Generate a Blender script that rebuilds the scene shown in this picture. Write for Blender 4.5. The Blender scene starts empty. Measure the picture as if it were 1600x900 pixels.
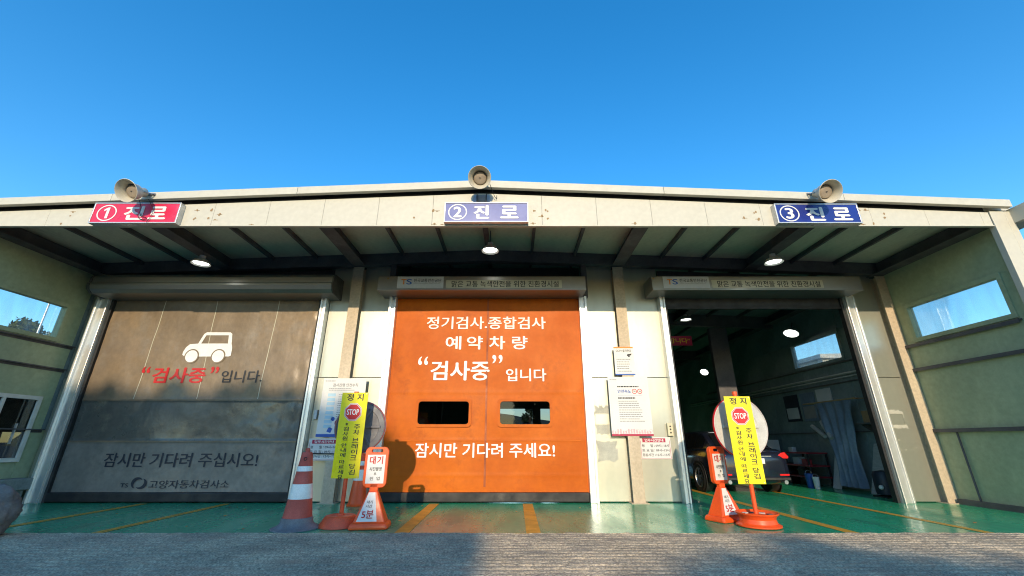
import bpy, bmesh, math, random
from mathutils import Vector, Matrix, noise
R = math.radians
random.seed(7)
S = bpy.context.scene
COL = S.collection

# ------------------------------------------------------------------ camera
cd = bpy.data.cameras.new('camera'); cam = bpy.data.objects.new('camera', cd); COL.objects.link(cam)
cd.sensor_width = 36; cd.lens = 14.58; cd.clip_start = .05; cd.clip_end = 3000
cam.location = (0, 0, 1.2); cam.rotation_euler = (R(90 + 20.3), 0, 0)
S.camera = cam
# ------------------------------------------------------------------ sky, sun, exposure
SUN_EL, SUN_AZ = 16.4, 182.0                       # azimuth clockwise from +Y: nearly straight behind the camera
w = bpy.data.worlds.new('World'); S.world = w; w.use_nodes = True
nt = w.node_tree; bg = nt.nodes['Background']
sky = nt.nodes.new('ShaderNodeTexSky'); sky.sky_type = 'NISHITA'; sky.sun_disc = False
sky.sun_elevation = R(SUN_EL); sky.sun_rotation = R(SUN_AZ)
sky.altitude = 0; sky.air_density = 1.15; sky.dust_density = .2; sky.ozone_density = 3.0
hs = nt.nodes.new('ShaderNodeHueSaturation'); hs.inputs['Saturation'].default_value = 1.34
nt.links.new(sky.outputs[0], hs.inputs['Color']); nt.links.new(hs.outputs[0], bg.inputs['Color'])
bg.inputs['Strength'].default_value = .15
sd = bpy.data.lights.new('sun', 'SUN'); sun = bpy.data.objects.new('sun', sd); COL.objects.link(sun)
sd.energy = 2.0; sd.angle = R(.6); sd.color = (1, .80, .54)
_d = Vector((math.sin(R(SUN_AZ)) * math.cos(R(SUN_EL)), math.cos(R(SUN_AZ)) * math.cos(R(SUN_EL)), math.sin(R(SUN_EL))))
sun.rotation_euler = _d.to_track_quat('Z', 'Y').to_euler(); sun.location = (0, -20, 20)
vs = S.view_settings; vs.view_transform = 'Standard'; vs.look = 'None'; vs.exposure = 1.12; vs.gamma = 1; vs.use_curve_mapping = False
S.render.engine = 'CYCLES'; S.cycles.use_denoising = True
S.cycles.pixel_filter_type = 'BLACKMAN_HARRIS'; S.cycles.filter_width = 1.1; S.cycles.max_bounces = 8; S.cycles.transparent_max_bounces = 16

# ------------------------------------------------------------------ materials
def nd(t, kind, **kw):
    n = t.nodes.new(kind)
    for k, v in kw.items(): setattr(n, k, v)
    return n
def mat(name, col, col2=None, rough=.5, metal=0., scale=2., stretch=(1, 1, 1), lo=.4, hi=.65, bump=0., bscale=30., bstretch=(1, 1, 1),
        fine=.12, rvar=.15, spec=.5, coat=0., detail=6., stain=None, stain_scale=1.5, stain_amt=(.55, .7), fscale=14):
    """painted / dusty surface: two tones mixed by cloudy noise, fine speckle, optional streaks and relief"""
    m = bpy.data.materials.new(name); m.use_nodes = True; t = m.node_tree; L = t.links
    b = t.nodes['Principled BSDF']
    tc = nd(t, 'ShaderNodeTexCoord'); mp = nd(t, 'ShaderNodeMapping'); mp.inputs['Scale'].default_value = stretch
    L.new(tc.outputs['Object'], mp.inputs['Vector'])
    n = nd(t, 'ShaderNodeTexNoise'); n.inputs['Scale'].default_value = scale; n.inputs['Detail'].default_value = detail; n.inputs['Roughness'].default_value = .6
    L.new(mp.outputs[0], n.inputs['Vector'])
    r = nd(t, 'ShaderNodeValToRGB'); r.color_ramp.elements[0].position = lo; r.color_ramp.elements[1].position = hi
    c2 = col2 or tuple(x * .75 for x in col)
    r.color_ramp.elements[0].color = (*c2, 1); r.color_ramp.elements[1].color = (*col, 1)
    L.new(n.outputs['Fac'], r.inputs['Fac'])
    out = r.outputs[0]
    if stain:
        sn = nd(t, 'ShaderNodeTexNoise'); sn.inputs['Scale'].default_value = stain_scale; sn.inputs['Detail'].default_value = 8; sn.inputs['Roughness'].default_value = .7
        L.new(mp.outputs[0], sn.inputs['Vector'])
        sr = nd(t, 'ShaderNodeMapRange'); sr.inputs[1].default_value = stain_amt[0]; sr.inputs[2].default_value = stain_amt[1]
        L.new(sn.outputs['Fac'], sr.inputs[0])
        mx = nd(t, 'ShaderNodeMix', data_type='RGBA'); L.new(sr.outputs[0], mx.inputs[0]); L.new(out, mx.inputs[6]); mx.inputs[7].default_value = (*stain, 1)
        out = mx.outputs[2]
    f = nd(t, 'ShaderNodeTexNoise'); f.inputs['Scale'].default_value = scale * fscale; f.inputs['Detail'].default_value = 4
    L.new(tc.outputs['Object'], f.inputs['Vector'])
    fr = nd(t, 'ShaderNodeMapRange'); fr.inputs[1].default_value = .3; fr.inputs[2].default_value = .7; fr.inputs[3].default_value = 1 - fine; fr.inputs[4].default_value = 1 + fine
    L.new(f.outputs['Fac'], fr.inputs[0])
    hv = nd(t, 'ShaderNodeHueSaturation'); L.new(fr.outputs[0], hv.inputs['Value']); L.new(out, hv.inputs['Color'])
    L.new(hv.outputs[0], b.inputs['Base Color'])
    rr = nd(t, 'ShaderNodeMapRange'); rr.inputs[1].default_value = .3; rr.inputs[2].default_value = .7
    rr.inputs[3].default_value = min(1, rough + rvar); rr.inputs[4].default_value = max(.02, rough - rvar)
    L.new(n.outputs['Fac'], rr.inputs[0]); L.new(rr.outputs[0], b.inputs['Roughness'])
    b.inputs['Metallic'].default_value = metal; b.inputs['Specular IOR Level'].default_value = spec
    if coat: b.inputs['Coat Weight'].default_value = coat; b.inputs['Coat Roughness'].default_value = .08
    if bump:
        bm_ = nd(t, 'ShaderNodeMapping'); bm_.inputs['Scale'].default_value = bstretch; L.new(tc.outputs['Object'], bm_.inputs['Vector'])
        bn = nd(t, 'ShaderNodeTexNoise'); bn.inputs['Scale'].default_value = bscale; bn.inputs['Detail'].default_value = 5
        L.new(bm_.outputs[0], bn.inputs['Vector'])
        bp = nd(t, 'ShaderNodeBump'); bp.inputs['Strength'].default_value = min(1, bump); bp.inputs['Distance'].default_value = .02
        L.new(bn.outputs['Fac'], bp.inputs['Height']); L.new(bp.outputs[0], b.inputs['Normal'])
    return m
def plain(name, col, rough=.5, metal=0., spec=.5, emit=0.):
    m = mat(name, col, tuple(c * .9 for c in col), rough, metal, 6, fine=.05, rvar=.05, spec=spec)
    if emit:
        b = m.node_tree.nodes['Principled BSDF']; b.inputs['Emission Color'].default_value = (*col, 1); b.inputs['Emission Strength'].default_value = emit
    return m
def glass(name, tint=(.9, .95, .97), refl=.5, dust=0.):
    m = bpy.data.materials.new(name); m.use_nodes = True; t = m.node_tree; t.nodes.clear(); L = t.links
    o = nd(t, 'ShaderNodeOutputMaterial'); tr = nd(t, 'ShaderNodeBsdfTransparent'); tr.inputs[0].default_value = (*tint, 1)
    g = nd(t, 'ShaderNodeBsdfGlossy'); g.inputs['Roughness'].default_value = .03
    fr = nd(t, 'ShaderNodeFresnel'); fr.inputs[0].default_value = 1.45
    mu = nd(t, 'ShaderNodeMath', operation='MULTIPLY'); mu.inputs[1].default_value = refl; L.new(fr.outputs[0], mu.inputs[0])
    mx = nd(t, 'ShaderNodeMixShader'); L.new(mu.outputs[0], mx.inputs[0]); L.new(tr.outputs[0], mx.inputs[1]); L.new(g.outputs[0], mx.inputs[2])
    out = mx.outputs[0]
    if dust:                                                 # a film of dust, thicker in vertical runs
        tc = nd(t, 'ShaderNodeTexCoord'); mp = nd(t, 'ShaderNodeMapping'); mp.inputs['Scale'].default_value = (3, 3, .7); L.new(tc.outputs['Object'], mp.inputs['Vector'])
        n = nd(t, 'ShaderNodeTexNoise'); n.inputs['Scale'].default_value = 1.6; n.inputs['Detail'].default_value = 7; L.new(mp.outputs[0], n.inputs['Vector'])
        r = nd(t, 'ShaderNodeMapRange'); r.inputs[1].default_value = .35; r.inputs[2].default_value = .7; r.inputs[3].default_value = dust * .4; r.inputs[4].default_value = dust * 1.5; L.new(n.outputs['Fac'], r.inputs[0])
        d = nd(t, 'ShaderNodeBsdfTranslucent'); d.inputs[0].default_value = (.8, .8, .78, 1); m2 = nd(t, 'ShaderNodeMixShader')
        L.new(r.outputs[0], m2.inputs[0]); L.new(out, m2.inputs[1]); L.new(d.outputs[0], m2.inputs[2]); out = m2.outputs[0]
    L.new(out, o.inputs[0]); return m
M = {}
M['asphalt'] = mat('asphalt', (.07, .068, .065), (.045, .045, .045), .9, scale=.6, bump=.4, bscale=60)
M['concrete'] = mat('broomed_concrete', (.47, .375, .255), (.30, .245, .175), .85, scale=1.1, bump=.6, bscale=55, bstretch=(.5, 1.6, 1), fine=.5, fscale=45, stain=(.20, .17, .13), stain_scale=.9, stain_amt=(.56, .74))
M['floor'] = mat('green_epoxy', (.028, .40, .20), (.021, .31, .155), .25, spec=.4, scale=.8, fine=.1, rvar=.14, bump=.06, bscale=9, stretch=(1.7, .45, 1), stain=(.022, .14, .085), stain_scale=1.9, stain_amt=(.54, .74))
M['line'] = mat('yellow_line', (.70, .36, .03), (.5, .27, .04), .45, scale=3, stain=(.15, .2, .08), stain_scale=4, stain_amt=(.6, .72))
M['cream'] = mat('cream_panel', (.56, .54, .45), (.52, .50, .415), .5, scale=.9, fine=.04, rvar=.08, stretch=(1, 1, .35), stain=(.46, .40, .29), stain_scale=2.3, stain_amt=(.66, .86))
M['galv'] = mat('galvanised_sheet', (.49, .495, .42), (.40, .405, .345), .36, metal=.68, scale=.6, stretch=(2.2, 1, .22), fine=.025, rvar=.10, bump=.22, bscale=1.1, bstretch=(1.2, 1, .35), detail=3.)
M['steel'] = mat('rail_steel', (.80, .80, .78), (.72, .72, .70), .36, metal=.7, scale=.8, stretch=(1, 1, .15), rvar=.06, fine=.04)
M['boxmetal'] = mat('shutter_box_metal', (.33, .32, .30), (.27, .265, .25), .36, metal=.75, scale=.7, stretch=(.3, 1, 1), fine=.03, rvar=.04)
M['residue'] = mat('glue_residue', (.46, .455, .38), (.39, .385, .33), .7, scale=6, fine=.15)
M['tan'] = mat('tan_column_paint', (.56, .46, .33), (.47, .38, .27), .55, scale=1.6, stretch=(1, 1, .3), stain=(.33, .19, .09), stain_scale=5, stain_amt=(.66, .74))
M['ceil'] = mat('ceiling_sheet', (.60, .60, .46), (.49, .50, .385), .6, scale=.9, stretch=(1, .4, 1), fine=.06, stain=(.30, .29, .23), stain_scale=1.2, stain_amt=(.55, .75))
M['beam'] = mat('rafter_paint', (.105, .10, .105), (.075, .072, .078), .6, scale=2)
M['darksteel'] = mat('dark_sheet', (.10, .10, .095), (.07, .07, .07), .5, scale=1, metal=.3)
M['green'] = mat('green_wall_paint', (.43, .48, .30), (.35, .40, .25), .6, scale=.8, fine=.1, stretch=(1, 1, .4), bump=.1, bscale=40, stain=(.30, .35, .20), stain_scale=1.4, stain_amt=(.58, .8))
M['indoor_dim'] = mat('dimmed_indoor_surface', (.20, .26, .265), (.15, .20, .205), .7, scale=.8)  # interior dimness put into a darker, bluish wall and ceiling colour
M['ledge'] = mat('ledge_concrete', (.28, .30, .28), (.2, .22, .21), .85, scale=2, bump=.3, bscale=25)
M['orange'] = mat('orange_vinyl', (.58, .128, .003), (.47, .092, .003), .5, spec=.18, scale=.7, fine=.05, rvar=.06, bump=.08, bscale=4, stain=(.30, .055, .006), stain_scale=1.3, stain_amt=(.54, .80))
M['orangeseam'] = mat('dark_orange_seam', (.42, .085, .006), (.26, .05, .008), .6, scale=4, stretch=(1, 1, .4))  # darker mottled orange along the centre seam
M['greycloth'] = mat('grey_vinyl', (.25, .178, .105), (.155, .115, .075), .45, spec=.5, scale=.7, stretch=(1, 1, .8), fine=.10, rvar=.14, bump=.55, bscale=5, bstretch=(1, 1, .6), stain=(.20, .17, .135), stain_scale=1.6, stain_amt=(.52, .76))
M['rubber'] = mat('black_rubber', (.02, .02, .021), (.012, .012, .013), .6, scale=4)
M['white'] = plain('white_print', (.80, .80, .78), .5)
M['paper'] = mat('poster_paper', (.68, .67, .65), (.64, .63, .61), .45, scale=2, fine=.02)
M['ink'] = plain('dark_print', (.02, .02, .025), .5)
M['navyink'] = plain('navy_print', (.012, .018, .035), .5)
M['greyink'] = plain('grey_print', (.25, .25, .26), .6)
M['redink'] = plain('red_print', (.50, .006, .008), .5)
M['crimson'] = plain('crimson_print', (.42, .01, .06), .5)
M['blueink'] = plain('blue_print', (.02, .10, .42), .5)
M['paleblue'] = plain('pale_blue_print', (.42, .62, .74), .5)
M['pinkink'] = plain('pink_print', (.75, .42, .45), .6)
M['orangeink'] = plain('orange_print', (.72, .22, .02), .5)
M['yellowink'] = plain('yellow_print', (.8, .55, .02), .5)
M['signred'] = mat('red_sign_face', (.66, .022, .075), (.60, .02, .065), .30, scale=1.2, fine=.03, stain=(.72, .12, .16), stain_scale=2, stain_amt=(.6, .85))
M['signblue_glare'] = mat('glare_paled_blue_face', (.13, .16, .40), (.11, .135, .36), .42, scale=1.2, fine=.03)  # sun glare put into the face as a paler blue
M['signblue_b'] = mat('deep_blue_sign_face', (.022, .04, .26), (.016, .03, .20), .25, scale=1.2, fine=.03)
M['alu'] = mat('aluminium_trim', (.62, .63, .63), (.5, .51, .51), .4, metal=.6, scale=4)
M['plate'] = mat('pale_plate', (.52, .54, .56), (.48, .50, .52), .4, scale=2, fine=.03)
M['plate_b'] = mat('beige_plate', (.50, .48, .37), (.46, .44, .34), .45, scale=2, fine=.03)
M['horn'] = mat('speaker_cream', (.58, .53, .42), (.46, .42, .33), .45, scale=4, fine=.06)
M['hornshade'] = mat('shaded_speaker_cup', (.34, .285, .22), (.26, .215, .17), .5, scale=4, fine=.06)  # shade inside the horn put into a darker cup colour
M['bracket'] = mat('bracket_metal', (.34, .38, .42), (.27, .30, .33), .4, metal=.6, scale=5)
M['yellow'] = mat('yellow_board', (.86, .74, .008), (.80, .68, .008), .35, scale=2, fine=.03)
M['stop'] = plain('stop_red', (.60, .012, .02), .35)
M['safety'] = mat('safety_orange', (.86, .10, .014), (.74, .08, .014), .4, scale=3, fine=.05, stain=(.45, .08, .04), stain_scale=5, stain_amt=(.62, .78))
M['safetyrust'] = mat('scuffed_orange_paint', (.80, .11, .03), (.62, .08, .028), .5, scale=4, fine=.12, stain=(.16, .08, .05), stain_scale=7, stain_amt=(.6, .7))
M['conered'] = mat('faded_cone_red', (.56, .10, .07), (.44, .08, .055), .6, scale=4, fine=.1, stain=(.25, .07, .05), stain_scale=6, stain_amt=(.58, .75))
M['conegrey'] = mat('cone_base_rubber', (.20, .20, .21), (.14, .14, .15), .7, scale=5, fine=.15)
M['reflect'] = mat('reflective_band', (.86, .86, .80), (.76, .76, .70), .35, scale=5, fine=.08)
M['mirrorback'] = mat('mirror_back_white', (.60, .585, .54), (.5, .48, .44), .45, scale=3, fine=.06)
M['mirrorshade'] = mat('mirror_back_shaded', (.17, .17, .18), (.12, .12, .13), .5, scale=3, fine=.06)  # left mirror's shade put into a darker copy of the back colour
M['carpaint'] = mat('navy_car_paint', (.010, .012, .024), (.008, .010, .02), .22, scale=1, fine=.02, rvar=.03, coat=.5)
M['carglass'] = plain('dark_car_glass', (.01, .012, .014), .06)
M['taillight'] = plain('red_lens', (.55, .010, .010), .15, emit=.25)
M['rim'] = plain('alloy', (.45, .45, .46), .3, .9)
M['lampshade'] = plain('lamp_metal', (.62, .62, .60), .4, .1)
M['bark'] = mat('bark', (.09, .065, .045), (.05, .038, .03), .9, scale=6, stretch=(1, 1, .25), bump=.6, bscale=15)
M['leaf'] = mat('leaf', (.075, .11, .03), (.035, .06, .018), .6, scale=1.1, fine=.3)
M['dryleaf'] = mat('dry_leaf', (.45, .20, .05), (.28, .12, .035), .7, scale=8)
M['midband'] = mat('dark_vinyl_band', (.115, .115, .10), (.07, .072, .066), .3, spec=.5, scale=.9, rvar=.14, bump=.5, bscale=4, stain=(.20, .18, .13), stain_scale=1.3, stain_amt=(.55, .75))
M['lowband'] = mat('grey_vinyl_lower', (.24, .215, .185), (.16, .148, .13), .4, spec=.5, scale=.8, rvar=.14, bump=.35, bscale=4, stain=(.10, .095, .085), stain_scale=1.5, stain_amt=(.55, .8))
M['pine'] = mat('pine_needles', (.05, .075, .025), (.022, .04, .015), .6, scale=1.1, fine=.3)
M['hill'] = mat('wooded_hill', (.13, .125, .07), (.06, .07, .035), .95, scale=.12, fine=.3, bump=.8, bscale=.6)
M['whitewall'] = mat('white_wall', (.74, .71, .64), (.66, .63, .57), .7, scale=.4)
M['tarp'] = mat('blue_grey_tarp', (.16, .22, .30), (.11, .15, .22), .5, scale=1.2)
M['hose'] = mat('hose_grey', (.42, .43, .43), (.33, .34, .34), .5, scale=6, stretch=(1, 1, 5))
M['glass'] = glass('window_glass', dust=.12)
M['film'] = glass('tinted_film', (.42, .45, .49), .8)
M['darkglass'] = glass('dim_glass', (.35, .38, .40), 1.0)
M['cartred'] = mat('red_cart_paint', (.35, .03, .04), (.2, .02, .03), .4, scale=4)
M['cream_plastic'] = plain('cream_plastic', (.66, .60, .40), .4)
M['cable'] = plain('cable_black', (.015, .015, .015), .5)
M['rock'] = mat('grey_weathered_stone', (.24, .225, .20), (.13, .125, .12), .9, scale=3, bump=.7, bscale=14)
M['rust'] = plain('old_rust', (.33, .22, .11), .8)
def lampmat():
    m = plain('lit_lamp', (1, .99, .93), .5); b = m.node_tree.nodes['Principled BSDF']
    b.inputs['Emission Color'].default_value = (.97, 1, .92, 1); b.inputs['Emission Strength'].default_value = 2.6; return m
M['lit'] = lampmat()

# ------------------------------------------------------------------ object helpers
ORG = {}
def props(o, label=None, cat=None, group=None, kind=None):
    if label: o['label'] = label
    if cat: o['category'] = cat
    if group: o['group'] = group
    if kind: o['kind'] = kind
    return o
def thing(name, label, cat, loc, group=None):
    o = bpy.data.objects.new(name, None); COL.objects.link(o); o.location = loc; o.empty_display_size = .2
    ORG[o] = Vector(loc); return props(o, label, cat, group)
class MB:
    def __init__(s): s.v, s.f = [], []
    def add(s, vs, fs):
        n = len(s.v); s.v += [Vector(v) for v in vs]; s.f += [tuple(i + n for i in f) for f in fs]; return s
    def box(s, x0, x1, y0, y1, z0, z1):
        return s.add([(x0, y0, z0), (x1, y0, z0), (x1, y1, z0), (x0, y1, z0), (x0, y0, z1), (x1, y0, z1), (x1, y1, z1), (x0, y1, z1)],
                     [(0, 3, 2, 1), (4, 5, 6, 7), (0, 1, 5, 4), (1, 2, 6, 5), (2, 3, 7, 6), (3, 0, 4, 7)])
    def slope(s, x0, x1, y0, y1, b0, b1, t0, t1):          # a box whose bottom / top heights differ at x0 and x1
        return s.add([(x0, y0, b0), (x1, y0, b1), (x1, y1, b1), (x0, y1, b0), (x0, y0, t0), (x1, y0, t1), (x1, y1, t1), (x0, y1, t0)],
                     [(0, 3, 2, 1), (4, 5, 6, 7), (0, 1, 5, 4), (1, 2, 6, 5), (2, 3, 7, 6), (3, 0, 4, 7)])
    def quad(s, a, b, c, d): return s.add([a, b, c, d], [(0, 1, 2, 3)])
    def prism(s, poly, axis, a, b):                          # poly of 2-D points extruded along an axis (others kept in xyz order)
        def p(q, t): return {'x': (t, q[0], q[1]), 'y': (q[0], t, q[1]), 'z': (q[0], q[1], t)}[axis]
        n = len(poly); vs = [p(q, a) for q in poly] + [p(q, b) for q in poly]
        fs = [tuple(range(n)), tuple(range(2 * n - 1, n - 1, -1))] + [(i, n + i, n + (i + 1) % n, (i + 1) % n) for i in range(n)]
        return s.add(vs, fs)
    def lathe(s, prof, mtx=None, n=32, cap=False):           # prof: (radius, height) pairs about local Z
        mtx = mtx or Matrix(); vs, fs = [], []
        for r, h in prof:
            for i in range(n):
                a = 2 * math.pi * i / n; vs.append(mtx @ Vector((r * math.cos(a), r * math.sin(a), h)))
        for k in range(len(prof) - 1):
            for i in range(n): fs.append((k * n + i, k * n + (i + 1) % n, (k + 1) * n + (i + 1) % n, (k + 1) * n + i))
        if cap: fs.append(tuple(range(n - 1, -1, -1))); fs.append(tuple((len(prof) - 1) * n + i for i in range(n)))
        return s.add(vs, fs)
    def tube(s, pts, r, n=10, r2=None):
        pts = [Vector(p) for p in pts]; vs, fs = [], []; m = len(pts)
        for k, p in enumerate(pts):
            t = (pts[min(k + 1, m - 1)] - pts[max(k - 1, 0)]).normalized()
            u = t.cross(Vector((0, 0, 1)) if abs(t.z) < .9 else Vector((1, 0, 0))).normalized(); v = t.cross(u)
            rr = r if r2 is None else r + (r2 - r) * k / (m - 1)
            for i in range(n):
                a = 2 * math.pi * i / n; vs.append(p + u * (rr * math.cos(a)) + v * (rr * math.sin(a)))
        for k in range(m - 1):
            for i in range(n): fs.append((k * n + i, k * n + (i + 1) % n, (k + 1) * n + (i + 1) % n, (k + 1) * n + i))
        fs.append(tuple(range(n - 1, -1, -1))); fs.append(tuple((m - 1) * n + i for i in range(n)))
        return s.add(vs, fs)
    def disc(s, c, r, y, n=32, r_in=0, rz=None):             # disc or ring in a plane facing -Y
        rz = rz or r; k = rz / r
        if r_in:
            vs = []
            for i in range(n):
                a = 2 * math.pi * i / n; vs += [(c[0] + r * math.cos(a), y, c[1] + rz * math.sin(a)), (c[0] + r_in * math.cos(a), y, c[1] + r_in * k * math.sin(a))]
            return s.add(vs, [(2 * i, 2 * ((i + 1) % n), 2 * ((i + 1) % n) + 1, 2 * i + 1) for i in range(n)])
        return s.add([(c[0] + r * math.cos(2 * math.pi * i / n), y, c[1] + rz * math.sin(2 * math.pi * i / n)) for i in range(n)], [tuple(range(n))])
    def xf(s, m):
        s.v = [m @ v for v in s.v]; return s
    def build(s, name, m, parent=None, smooth=False, bevel=0., base=False, **kw):
        lo = Vector([min(v[i] for v in s.v) for i in range(3)]); hi = Vector([max(v[i] for v in s.v) for i in range(3)])
        c = (lo + hi) / 2
        if base: c.z = lo.z
        me = bpy.data.meshes.new(name); me.from_pydata([v - c for v in s.v], [], s.f)
        b = bmesh.new(); b.from_mesh(me); bmesh.ops.recalc_face_normals(b, faces=b.faces); b.to_mesh(me); b.free()
        me.materials.append(M[m] if isinstance(m, str) else m)
        if smooth: me.polygons.foreach_set('use_smooth', [True] * len(me.polygons)); me.set_sharp_from_angle(angle=R(smooth if smooth is not True else 40))
        o = bpy.data.objects.new(name, me); COL.objects.link(o)
        o.location = c - (ORG[parent] if parent else Vector()); ORG[o] = c
        if parent: o.parent = parent
        if bevel:
            bv = o.modifiers.new('edge', 'BEVEL'); bv.width = bevel; bv.segments = 2; bv.limit_method = 'ANGLE'; bv.angle_limit = R(40)
        return props(o, **kw)
def box(name, m, parent, x0, x1, y0, y1, z0, z1, bevel=.004, **kw):
    return MB().box(x0, x1, y0, y1, z0, z1).build(name, m, parent, bevel=bevel, **kw)
def copy_tree(o, loc=None, parent=None):
    c = o.copy(); COL.objects.link(c); c.parent = parent
    if loc is not None: c.location = loc; ORG[c] = Vector(loc)
    for ch in list(o.children): copy_tree(ch, None, c)
    return c
_G = {}
def glyphs(body, bold):
    if (body, bold) not in _G:
        cu = bpy.data.curves.new('type', 'FONT'); cu.body = body; cu.size = 1; cu.offset = bold; cu.resolution_u = 3
        o = bpy.data.objects.new('type', cu); COL.objects.link(o)
        me = bpy.data.meshes.new_from_object(o.evaluated_get(bpy.context.evaluated_depsgraph_get()))
        vs = [v.co.copy() for v in me.vertices]; fs = [tuple(p.vertices) for p in me.polygons]
        bpy.data.objects.remove(o); bpy.data.meshes.remove(me)
        x0 = min(v.x for v in vs); x1 = max(v.x for v in vs); y0 = min(v.y for v in vs); y1 = max(v.y for v in vs)
        _G[body, bold] = ([((v.x - x0) / (x1 - x0), (v.y - y0) / (y1 - y0)) for v in vs], fs)
    return _G[body, bold]
def put(mb, body, x0, x1, z0, z1, y, bold=.01, shear=0):
    vs, fs = glyphs(body, 0); d = bold * .95 * (z1 - z0); x0 += d; x1 -= d; z0 += d * .6; z1 -= d * .6
    for k, (dx, dz) in enumerate(((0, 0), (-d, 0), (d, 0), (0, -d * .6), (0, d * .6)) if bold > .004 else ((0, 0),)):
        mb.add([(x0 + a * (x1 - x0) + dx, y - .0004 * k, z0 + b * (z1 - z0) + dz) for a, b in vs], fs)
    return mb
def lettering(body, x0, x1, z0, z1, y, m, parent, bold=.01, wave=None, off=.01, label=None, shear=0):
    mb = put(MB(), body, x0, x1, z0, z1, y, bold, shear)
    if wave: mb = drape(mb, wave, off)
    return mb.build('lettering', m, parent, label=label)
def drape(mb, wave, off):                                   # cut a flat print finely and lay it on the waving cloth
    me = bpy.data.meshes.new('t'); me.from_pydata(mb.v, [], mb.f); b = bmesh.new(); b.from_mesh(me)
    xs = [v.co.x for v in b.verts]; zs = [v.co.z for v in b.verts]
    for ax, lo, hi in ((0, min(xs), max(xs)), (2, min(zs), max(zs))):
        k = lo + .09
        while k < hi:
            co = [0, 0, 0]; co[ax] = k; no = [0, 0, 0]; no[ax] = 1
            bmesh.ops.bisect_plane(b, geom=b.verts[:] + b.edges[:] + b.faces[:], plane_co=co, plane_no=no); k += .09
    b.verts.index_update()
    out = MB().add([(v.co.x, wave(v.co.x, v.co.z) - off + v.co.y - YD, v.co.z) for v in b.verts], [tuple(v.index for v in f.verts) for f in b.faces])
    b.free(); bpy.data.meshes.remove(me); return out

CX = -.58                                                   # centre line of the building
WL, WR = -10.32, 9.2                                        # inner faces of the side walls
YF, YD, YB = 6.9, 9.7, 26.0                                 # fascia, door wall, back wall
ceil_z = lambda x: 5.72 - .038 * abs(x - CX)

# ------------------------------------------------------------------ setting: ground, apron, floor, lines
g = MB()
g.quad((-600, -600, -.03), (600, -600, -.03), (600, 600, -.03), (-600, 600, -.03)).build('ground', 'asphalt', kind='structure')
def apron():
    x0, x1, y0, y1 = -13.0, 12.0, 3.6, 6.52; nx, ny = 420, 400; vs, fs = [], []
    for j in range(ny + 1):
        y = y0 + (y1 - y0) * j / ny
        for i in range(nx + 1):
            x = x0 + (x1 - x0) * i / nx
            wob = noise.noise(Vector((x * .35, y * .5, 3))) * .022 + noise.noise(Vector((x * 2.5, y * 3, 13))) * .008
            amp = max(0, min(1, .75 + noise.noise(Vector((x * 1.9, y * 7, 9))) * 1.1))
            ph = ((y + wob) / .128) % 1.0 - .5
            z = -math.exp(-(ph / .17) ** 2) * .036 * amp
            z += noise.noise(Vector((x * 11, y * 30, 1))) * .009 + noise.noise(Vector((x * .5, y * .7, 5))) * .006
            yy = y + (noise.noise(Vector((x * 3, 0, 7))) * .035 + noise.noise(Vector((x * 14, 0, 2))) * .03 if j > ny - 2 else 0)
            vs.append((x, yy, z + .022 if j < ny else .001))
        fs_row = j * (nx + 1)
        if j < ny: fs += [(fs_row + i, fs_row + i + 1, fs_row + nx + 2 + i, fs_row + nx + 1 + i) for i in range(nx)]
    return MB().add(vs, fs).build('apron', 'concrete', kind='structure')
apron()
MB().quad((-13, -1, -.02), (12, -1, -.02), (12, 3.61, -.005), (-13, 3.61, -.005)).build('yard', 'concrete', kind='structure')
MB().box(-11.5, 10.6, 6.46, YB, -.03, 0).build('floor', 'floor', kind='structure')
lv = MB(); rl = random.Random(4)
for k in range(46):
    x, y, a, r = rl.uniform(-9, 8.5), rl.choice((rl.uniform(6.8, 9.3), rl.uniform(8.8, 9.4))), rl.uniform(0, 6.28), rl.uniform(.018, .04)
    c, q = math.cos(a) * r, math.sin(a) * r
    lv.add([(x - c, y - q, .008), (x - q * .5, y + c * .5, .016), (x + c, y + q, .012), (x + q * .5, y - c * .5, .006)], [(0, 1, 2, 3)])
lv.build('fallen_leaves', 'dryleaf', kind='stuff', label='scatter of tiny dry orange leaves on the green floor', cat='leaves')
def stripe(x0, x1, y0, y1, sk=0):
    MB().quad((x0, y0, .004), (x1, y0, .004), (x1 + sk, y1, .004), (x0 + sk, y1, .004)).build('lane_line', 'line', kind='structure')
for xa, xb, ye, sk in ((-7.62, -7.46, 9.5, 0), (-5.87, -5.72, 9.5, -.03), (-1.64, -1.44, 9.5, -.05), (.2, .4, 9.5, .02), (4.68, 4.85, 20, -.1), (6.6, 6.74, 20, 0)):
    stripe(xa, xb, 6.54, ye, sk)

# ------------------------------------------------------------------ the inspection garage
G = thing('inspection_garage', 'long low three lane inspection garage with cream fascia and shallow gable', 'garage', (CX, YD, 0))
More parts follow.
